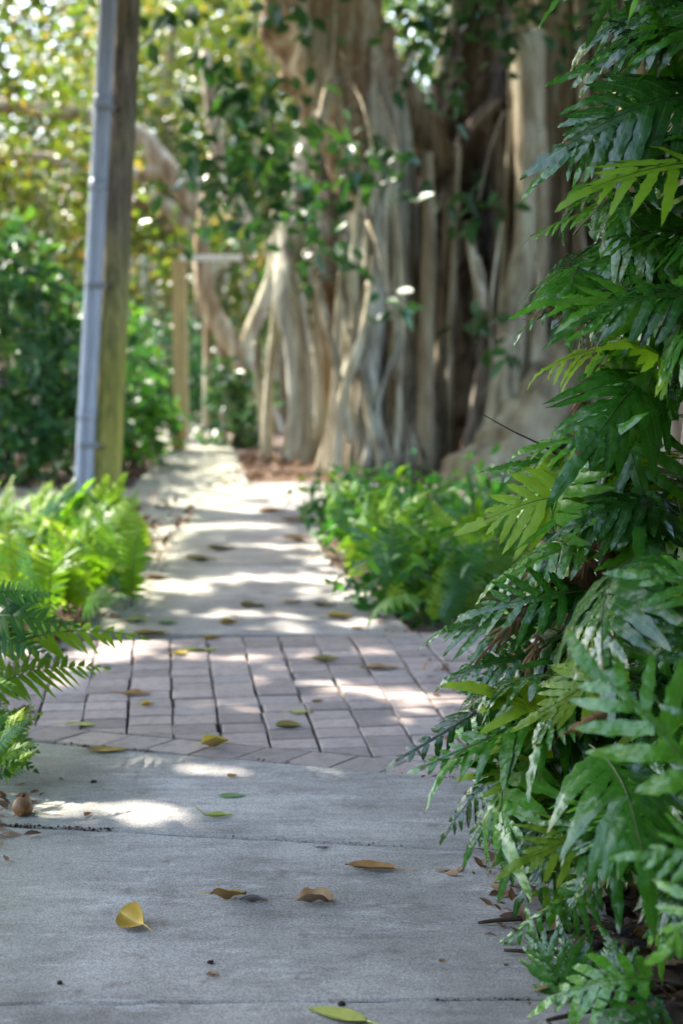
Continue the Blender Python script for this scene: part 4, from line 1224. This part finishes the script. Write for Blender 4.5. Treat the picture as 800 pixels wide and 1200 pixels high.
# ------------------------------------------------------------------ sun gaps: where the photograph's ground is sunlit, the canopy is open
GAPS = []     # (point, radius across, radius along view)
def gap(x, y, rx, ry, z=ZP):
    """a sunny patch round pixel x, y, rx by ry pixels half size"""
    c = G(x, y, z); ex = G(x + rx, y, z); ey = G(x, y - ry, z)
    GAPS.append((np.array(c), abs(ex.x - c.x) + 0.04, max(0.07, abs(ey.y - c.y) + 0.05)))
for a in [(30, 943, 80, 10), (110, 950, 70, 8), (190, 957, 60, 7), (240, 964, 40, 5), (-60, 938, 90, 12), (270, 908, 50, 3), (380, 905, 50, 4),
          (450, 812, 55, 7), (395, 807, 40, 5), (510, 822, 50, 8), (330, 797, 28, 4), (300, 835, 24, 4), (290, 773, 40, 3), (345, 771, 30, 3), (225, 771, 25, 3), (235, 795, 22, 3), (240, 826, 26, 3), (150, 845, 26, 3), (110, 778, 45, 5),
          (60, 800, 40, 4), (430, 765, 30, 3), (480, 845, 30, 5), (160, 760, 30, 3),
          (300, 678, 60, 4), (210, 690, 40, 5), (240, 720, 30, 3), (330, 722, 25, 3), (420, 700, 40, 4), (440, 732, 35, 3), (400, 680, 35, 3), (340, 740, 30, 2),
          (310, 617, 35, 3), (250, 617, 25, 3), (280, 600, 30, 3), (200, 590, 60, 6), (170, 578, 50, 5), (240, 565, 60, 5), (340, 578, 60, 5), (390, 582, 30, 4), (260, 548, 30, 4), (230, 536, 40, 4), (240, 525, 30, 3),
          (520, 580, 50, 6), (200, 560, 30, 5), (215, 495, 30, 12), (170, 540, 25, 10), (340, 560, 35, 6), (150, 610, 20, 4), (320, 640, 25, 2), (380, 640, 20, 3)]:
    gap(*a)
def gap3(x, y, d, r):
    GAPS.append((np.array(at(x, y, d)), r, r))
for a in [(70, 640, 8.3, .3), (110, 650, 8.0, .25), (40, 690, 7.5, .25), (90, 600, 9, .3), (140, 745, 5.0, .12), (60, 725, 5, .1), (415, 565, 8.6, .22), (490, 545, 8.2, .15), (390, 610, 9, .2),
          (130, 470, 11.8, .18), (125, 420, 11.8, .15), (340, 450, 15.4, .25), (255, 410, 20, .5), (300, 380, 20, .3), (395, 400, 14.5, .2), (350, 550, 15, .4), (30, 300, 13, .3), (30, 380, 13, .25), (80, 300, 13, .2),
          (495, 231, 12.6, .5), (475, 341, 12.6, .5), (455, 214, 12.7, .4), (335, 60, 14.4, .3), (390, 140, 14.4, .25), (440, 350, 14.4, .15), (365, 420, 15.2, .3), (440, 460, 14.4, .2), (610, 200, 14.5, .15), (655, 60, 14.3, .2), (122, 520, 11.8, .16), (128, 380, 11.8, .16), (135, 300, 11.8, .15), (205, 290, 18, .5), (250, 308, 17.6, .5), (214, 400, 17.6, .3), (212, 470, 17.4, .3), (209, 510, 17, .25),  (380, 40, 14.5, .35), (310, 160, 12.6, .25), (515, 30, 12.8, .25), (655, 100, 14, .12), (720, 180, 13.5, .4), (770, 200, 13.6, .4), (780, 330, 13.6, .4), (720, 620, 3.9, .05)]:
    gap3(*a)
S = np.array(SUN)
def open_mask(P, grow=1.0):
    """True where a leaf stands in none of the gaps (followed towards the sun)"""
    keep = np.ones(len(P), bool)
    for c, rx, ry in GAPS:
        v = P - c
        t = v @ S
        # where the leaf's shadow falls at the height of the gap
        q = v - np.outer(v[:, 2] / S[2], S)
        inside_ = (q[:, 0] / (rx * grow + 0.05)) ** 2 + (q[:, 1] / (ry * grow + 0.06)) ** 2 < 1
        keep &= ~(inside_ & (t > 0.6))
    return keep

# ------------------------------------------------------------------ crowns
def crown(parent, P, length, width, mat, name="crown", droop=.3, up=.6, carve=True, spread=.35):
    if carve:
        P = P[open_mask(P)]
    V, F, uv = leaf_cloud(P, length, width, droop, up, spread=spread)
    return wobj(name, V, F, M[mat], parent, uv=uv)

def above_frame(P, margin=0.25):
    """keeps only points that stand above the picture's upper edge (or behind the camera)"""
    v = P - np.array(EYE)
    d = v @ np.array(FW); h = v @ np.array(UP)
    return (d < 0.1) | (h > d * (600 / FPX) + margin)

# banyan's crown high over the path
n_c = 1150
C_ = np.stack([rng.uniform(-12.5, 4.5, n_c), rng.uniform(4.5, 21, n_c), rng.uniform(5.6, 9.5, n_c)], 1)
n_c = 420
C_ = np.concatenate([C_, np.stack([rng.uniform(-8, -1, n_c), rng.uniform(5, 11, n_c), rng.uniform(5.6, 9.0, n_c)], 1)])  # extra out-of-view clumps added to shade the near path
P_ = clumps(C_, 150, (.5, .5, .35))
sh_ = P_ - np.outer(P_[:, 2] / S[2], S)                       # crown thinned to let sun onto the bend, the lime ferns and the shrub
def thin_out(x0, x1, y0, y1, share):
    global P_, sh_
    k = (sh_[:, 0] > x0) & (sh_[:, 0] < x1) & (sh_[:, 1] > y0) & (sh_[:, 1] < y1) & (rng.random(len(P_)) < share)
    P_, sh_ = P_[~k], sh_[~k]
thin_out(-5, 2.5, 11.2, 22, .80)
thin_out(-4, -.95, 6.0, 10.3, .93)
thin_out(-.3, 1.6, 7.6, 10.3, .8)
thin_out(-12, -5, 9, 24, .6)
P_ = P_[above_frame(P_)]
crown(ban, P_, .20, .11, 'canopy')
btube("limb", [(500, -100, 0), (380, -330, -1), (150, -520, -2.5), (-250, -640, -3)], [60, 50, 36, 18], M['bark'], n=24, seed=80)
btube("limb", [(560, -200, 1), (480, -450, -2), (350, -800, -5), (250, -1300, -7)], [60, 46, 34, 16], M['bark'], n=24, seed=81)

# trees behind, left and middle
def bg_tree(name, label, x, y, d, crowns, mat, n_cl, per, leaf=(.16, .09), trunk_w=26, sig=(.55, .55, .4)):
    b = G(x, y); b = Vector(((x - 400) / FPX * d, d, 0))
    e = empty(name, b, label, "tree", "trees behind the bend of the path")
    top = max(c[2] + c[5] for c in crowns)
    w = trunk_w * d / FPX / 2
    tube_obj("trunk", [b - Vector((0, 0, .2)), b + Vector((.1, 0, top * .3)), b + Vector((-.15, .1, top * .6)), b + Vector((.1, 0, top * .85))], [w * 1.3, w, w * .8, w * .3], M['bark_tan'], e, n=16, m=10, rough=.1, seed=int(x) % 17)
    for (cx, cy, cz, rx, ry, rz) in crowns[:3]:
        tube_obj("limb", [b + Vector((-.05, 0, top * .45)), b + Vector((cx * .5, cy * .5, cz * .8)), b + Vector((cx, cy, cz))], [w * .6, w * .4, w * .15], M['bark_tan'], e, n=10, m=8)
    Cs = []
    for (cx, cy, cz, rx, ry, rz) in crowns:
        u = rand_unit(n_cl) * (rng.uniform(0.25, 1, (n_cl, 1)) ** .5)
        Cs.append(np.array([b.x + cx, b.y + cy, cz]) + u * np.array([rx, ry, rz]))
    P = clumps(np.concatenate(Cs), per, sig)
    P = P[P[:, 2] > 0.1]
    crown(e, P, leaf[0], leaf[1], mat, carve=True)
    return e
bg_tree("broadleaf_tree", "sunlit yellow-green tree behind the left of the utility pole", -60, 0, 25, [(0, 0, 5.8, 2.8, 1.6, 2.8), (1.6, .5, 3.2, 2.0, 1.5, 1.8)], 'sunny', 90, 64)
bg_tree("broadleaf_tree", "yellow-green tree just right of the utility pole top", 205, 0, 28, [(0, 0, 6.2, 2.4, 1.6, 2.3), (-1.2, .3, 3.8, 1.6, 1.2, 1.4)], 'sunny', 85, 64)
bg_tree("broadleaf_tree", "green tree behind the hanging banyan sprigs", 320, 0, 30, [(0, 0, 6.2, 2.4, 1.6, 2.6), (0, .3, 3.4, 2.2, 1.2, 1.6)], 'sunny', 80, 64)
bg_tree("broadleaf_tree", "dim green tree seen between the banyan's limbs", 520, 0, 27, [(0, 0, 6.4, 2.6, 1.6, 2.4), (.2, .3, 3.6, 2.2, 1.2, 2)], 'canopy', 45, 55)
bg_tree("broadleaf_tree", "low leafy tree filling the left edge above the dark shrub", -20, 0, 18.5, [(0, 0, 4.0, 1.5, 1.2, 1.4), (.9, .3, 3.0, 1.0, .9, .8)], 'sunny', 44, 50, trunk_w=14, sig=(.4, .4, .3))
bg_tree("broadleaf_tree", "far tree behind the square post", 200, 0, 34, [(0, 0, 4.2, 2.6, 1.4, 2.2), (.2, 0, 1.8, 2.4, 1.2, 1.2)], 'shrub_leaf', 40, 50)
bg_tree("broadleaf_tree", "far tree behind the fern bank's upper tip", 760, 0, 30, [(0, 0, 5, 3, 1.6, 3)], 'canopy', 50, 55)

# a far wood that closes the view
n_w = 5200
Cw = np.stack([rng.uniform(-26, 26, n_w), rng.uniform(40, 50, n_w), rng.uniform(.3, 18, n_w)], 1)
Pw = clumps(Cw, 34, (.9, .9, .7)); Pw = Pw[Pw[:, 2] > .05]
V, F, uv = leaf_cloud(Pw, .34, .2, .3, .6)
fw = wobj("far_wood", V, F, M['sunny'], None, uv=uv); fw['kind'] = 'stuff'

# unseen foliage added round the camera to keep low sky off the fern bank
n_w = 1500
a_ = rng.uniform(math.pi * 1.2, math.pi * 2.15, n_w); r_ = rng.uniform(6.5, 9, n_w)
Cw = np.stack([np.cos(a_) * r_ * 0.85, np.sin(a_) * r_ + 1.5, rng.uniform(.2, 6.8, n_w)], 1)
Pw = clumps(Cw, 24, (.5, .5, .4)); Pw = Pw[Pw[:, 2] > .05]
V, F, uv = leaf_cloud(Pw, .32, .18, .3, .5)
C2 = np.stack([rng.uniform(-1.6, 6, 330), rng.uniform(-5, 5.2, 330), rng.uniform(4.6, 7.2, 330)], 1)  # unseen leaves added overhead, left side kept open to side-light the ferns
P2 = clumps(C2, 60, (.4, .4, .25)); P2 = P2[open_mask(P2) & above_frame(P2)]
V2, F2, uv2 = leaf_cloud(P2, .22, .12, .3, .6)
F = np.concatenate([F, F2 + len(V)]); V = np.concatenate([V, V2]); uv = np.concatenate([uv, uv2])
sw = wobj("unseen_shade_foliage", V, F, M['canopy'], None, uv=uv); sw['kind'] = 'stuff'

# ------------------------------------------------------------------ shrubs
def shrub(name, label, x, y, w, h, dep, n, leaf, mat, group=None, curved=True, stems=7, lean=(0, 0), up=.45, bottom=.12):
    b = G(x, y)
    e = empty(name, b, label, "shrub", group)
    cen = []
    for k in range(stems):
        a = random.uniform(0, 6.28); q = random.random() ** .5
        tp = b + Vector((math.cos(a) * w * .42 * q + lean[0], math.sin(a) * dep * .42 * q, h * random.uniform(.65, 1)))
        md = b.lerp(tp, .5) + Vector((random.gauss(0, .04), random.gauss(0, .04), .05))
        tube_obj("stem", [b + Vector((math.cos(a) * w * .15, math.sin(a) * dep * .15, -.02)), md, tp], [.014, .010, .004], M['twig'], e, n=8, m=5)
    m = n // 14
    u = rand_unit(m) * rng.uniform(.2, 1, (m, 1)) ** .45
    C = np.array(b) + np.array([lean[0], 0, h * (.5 + bottom * .5)]) + u * np.array([w * .5, dep * .5, h * .5 * (1 - bottom)])
    P = clumps(C, 14, (.09 * w ** .3, .09, .09 * h ** .3))
    P = P[P[:, 2] > .03]
    V, F, uv = leaf_cloud(P, leaf[0], leaf[1], .25, up, curved=curved)
    f = wobj("foliage", V, F, M[mat], e, uv=uv)
    f['kind'] = 'stuff'
    return e
GS = "leafy shrubs around the path"
shrub("broadleaf_shrub", "dark broadleaf shrub filling the left edge behind the pole", 10, 566, 1.6, 2.5, 1.4, 2000, (.17, .075), 'shrub_leaf', GS, up=.5, bottom=-.08)
shrub("broadleaf_shrub", "dark broadleaf shrub pressed against the back of the utility pole", 85, 556, 1.1, 2.1, 1.2, 900, (.16, .075), 'shrub_leaf', GS, bottom=-.08)
shrub("broadleaf_shrub", "green shrub between the utility pole and the square post", 150, 532, .8, 1.7, 1.0, 800, (.13, .07), 'herb_leaf', GS, bottom=-.08)
shrub("broadleaf_shrub", "dark low shrub beside the leaning trunk's hanging roots", 275, 524, .9, 1.0, .8, 500, (.13, .06), 'shrub_leaf', GS, bottom=-.08)
shrub("broadleaf_shrub", "dark shrub in the gap behind the square post", 200, 500, 1.6, 1.8, 1.6, 700, (.16, .08), 'shrub_leaf', GS, bottom=-.08)
shrub("broadleaf_shrub", "mid-green shrub filling the ground right behind the utility pole", 150, 548, .9, 1.1, .8, 800, (.12, .06), 'herb_leaf', GS, bottom=-.1)
shrub("broadleaf_shrub", "pale green shrub between the square post and the leaning trunk", 268, 497, 1.2, 1.3, 1.2, 500, (.15, .08), 'herb_leaf', GS, bottom=-.1)
shrub("broadleaf_shrub", "yellow-green shrub deep behind the square post's white arm", 235, 490, 3.0, 3.4, 1.5, 1200, (.18, .10), 'sunny', GS, bottom=-.1)
shrub("leafy_shrub", "bright sprawling shrub at the right path edge, its near end", 490, 715, .62, .42, 1.0, 620, (.10, .034), 'herb_leaf', GS, bottom=-.1)
shrub("leafy_shrub", "bright sprawling shrub before the big banyan's middle", 455, 650, .9, .5, 1.1, 720, (.10, .036), 'herb_leaf', GS, bottom=-.1)
shrub("leafy_shrub", "pale leafy shrub closest to the crossing path", 420, 618, .7, .45, .9, 480, (.10, .04), 'herb_leaf', GS, bottom=-.1)
shrub("leafy_shrub", "shaded shrub between the buttress root and the fern bank", 560, 670, 1.0, .62, 1.4, 900, (.11, .04), 'herb_leaf', GS, bottom=-.1)
shrub("leafy_shrub", "tall airy sprig standing out of the shrub before the banyan", 492, 640, .25, .85, .4, 110, (.10, .045), 'herb_leaf', GS)

for (p, n, lab, x0) in [((505, 722), 30, "light green fern clump at the near right corner of the far concrete", 440), ((470, 680), 34, "light green fern clump spilling over the right edge of the far concrete", 385),
                    ((425, 640), 30, "yellow-green fern clump before the banyan's pale roots", 372), ((545, 700), 28, "fern clump half hidden by the fern bank, beside the bricks", 470), ((500, 630), 26, "fern clump at the foot of the big banyan", 400)]:
    base = G(*p)
    f = empty("light_fern", base, lab, "fern", "light green ferns on the right of the far path")
    for k in range(n):
        az = random.uniform(0, 6.283); el = R(random.uniform(20, 78)); L = random.uniform(.32, .58)
        b = base + Vector((random.gauss(0, .14), random.gauss(0, .25), .02))
        tp = b + Vector((math.cos(az) * math.cos(el), math.sin(az) * math.cos(el), math.sin(el))) * L
        if px(tp)[0] < x0: continue
        me_ = random.choice(sword if random.random() < .65 else wart_bright)
        place(f, me_, b, tp, (random.gauss(0, .3), random.gauss(-.3, .3), .8), M['fern_bright'] if random.random() < .6 else M['fern_sword'])

# ------------------------------------------------------------------ litter on the soil
def litter(name, regions, n, size, curved=False):
    P = []
    for (x0, x1, y0, y1, k) in regions:
        pts = np.stack([rng.uniform(x0, x1, k), rng.uniform(y0, y1, k), rng.uniform(.004, .03, k)], 1)
        P.append(pts)
    P = np.concatenate(P)
    V, F, uv = leaf_cloud(P, size, size * .5, 0.0, .72, curved=curved)
    V[:, 2] = np.maximum(V[:, 2], .004)
    o = wobj(name, V, F, M['litter'], None, uv=uv); o['kind'] = 'stuff'
    return o
q = lambda x, y: G(x, y)
litter("leaf_litter", [(.62, 2.2, 2.4, 6.2, 3600)], 0, .075, True)
litter("leaf_litter", [(-3.2, -1.15, 4.2, 12, 2400), (-4.2, -1.9, 12, 19, 1500), (-1.1, 2.5, 13.3, 17, 1600), (.75, 2.4, 6.2, 13, 1500), (-4, -.8, 18, 26, 900)], 0, .10)
def edge_litter(pts, n, width):
    P = []
    for k in range(n):
        t = random.random() * (len(pts) - 1); i = int(t)
        a = Vector(pts[i]).lerp(Vector(pts[i + 1]), t - i)
        p = g(*a); P.append((p.x + random.gauss(0, 1) * width, p.y + random.gauss(0, .1), ZP + random.uniform(.003, .012)))
    P = np.array(P)
    V, F, uv = leaf_cloud(P, .036, .018, 0.0, .7, spread=.7, curved=True)
    V[:, 2] = np.maximum(V[:, 2], ZP + .002)
    o = wobj("leaf_litter", V, F, M['litter'], None, uv=uv); o['kind'] = 'stuff'
def joint_dirt(pts, n, width, size):
    global g
    P = []
    for k in range(n):
        t = random.random() * (len(pts) - 1); i = int(t)
        p = g(*Vector(pts[i]).lerp(Vector(pts[i + 1]), t - i))
        if noise.noise(Vector((p.x * 3, p.y, 1.7))) < -.05: continue
        P.append((p.x, p.y + random.gauss(0, width), ZP + random.uniform(-.004, .003)))
    V, F, uv = leaf_cloud(np.array(P), size, size * .7, 0.0, .4, spread=.7)
    V[:, 2] = np.clip(V[:, 2], ZP - .01, ZP + .006)
    o = wobj("joint_dirt", V, F, M['crumb'], None, uv=uv); o['kind'] = 'stuff'
joint_dirt([(-60, 1178.5), (745, 1170)], 420, .0018, .0065)
joint_dirt([(-90, 962.5), (130, 973)], 300, .006, .009)
joint_dirt([(100, 971), (690, 1003.5)], 160, .002, .006)
joint_dirt([(-30, 863), (640, 921)], 200, .005, .012)
edge_litter([(20, 930), (-20, 970), (-60, 1020)], 90, .06)
edge_litter([(75, 740), (128, 712), (168, 662), (180, 640), (170, 612)], 240, .10)
edge_litter([(486, 744), (432, 690), (394, 662), (375, 620)], 200, .08)
edge_litter([(600, 1000), (640, 1060), (690, 1120), (730, 1180)], 200, .09)
edge_litter([(500, 770), (540, 830), (580, 900)], 60, .05)
edge_litter([(155, 571), (190, 529), (235, 530), (277, 529), (290, 560), (380, 566)], 220, .15)
# dead curled leaves and roots under the fern bank
for (p, L, W, a, mt, lab) in [((690, 1165), .15, .075, .5, 'l_tan', "large dead curled leaf under the ferns, next to a twig"), ((725, 1140), .13, .07, 1.2, 'l_tan', "dead curled leaf leaning on the soil behind another under the ferns"),
                              ((770, 1110), .14, .07, .2, 'l_orange', "rusty dead leaf deepest under the fern bank"), ((715, 1060), .13, .06, .8, 'l_tan', "pale dead leaf on the soil under the hanging fronds")]:
    o = fallen_leaf(G(*p), L, W, a, M[mt], lab, cup=1.0, curl=.6, crumple=.35, tilt=.4, group="dead leaves under the fern bank")
    o.location.z = .01
for i, (pts, lab) in enumerate([([(560, 1082), (600, 1079), (660, 1076), (730, 1090)], "thin dark root lying on the concrete, the farther one"), ([(590, 1116), (640, 1117), (690, 1112), (760, 1080)], "thicker dark root on the concrete, the nearer one"),
                                ([(640, 1200), (700, 1185), (760, 1165), (840, 1150)], "grey twig on the litter by the low fern"), ([(615, 1100), (660, 1095), (700, 1100), (740, 1110)], "short dark root between two longer roots on the concrete")]):
    P = [G(x, y, ZP + .008) + Vector((0, 0, random.uniform(0, .008))) for x, y in pts]
    o = tube_obj("surface_root", P, [.004, .007, .009, .010], M['twig'], None, n=14, m=7, rough=.1, seed=i)
    tag(o, lab, "root", "roots and twigs under the fern bank")
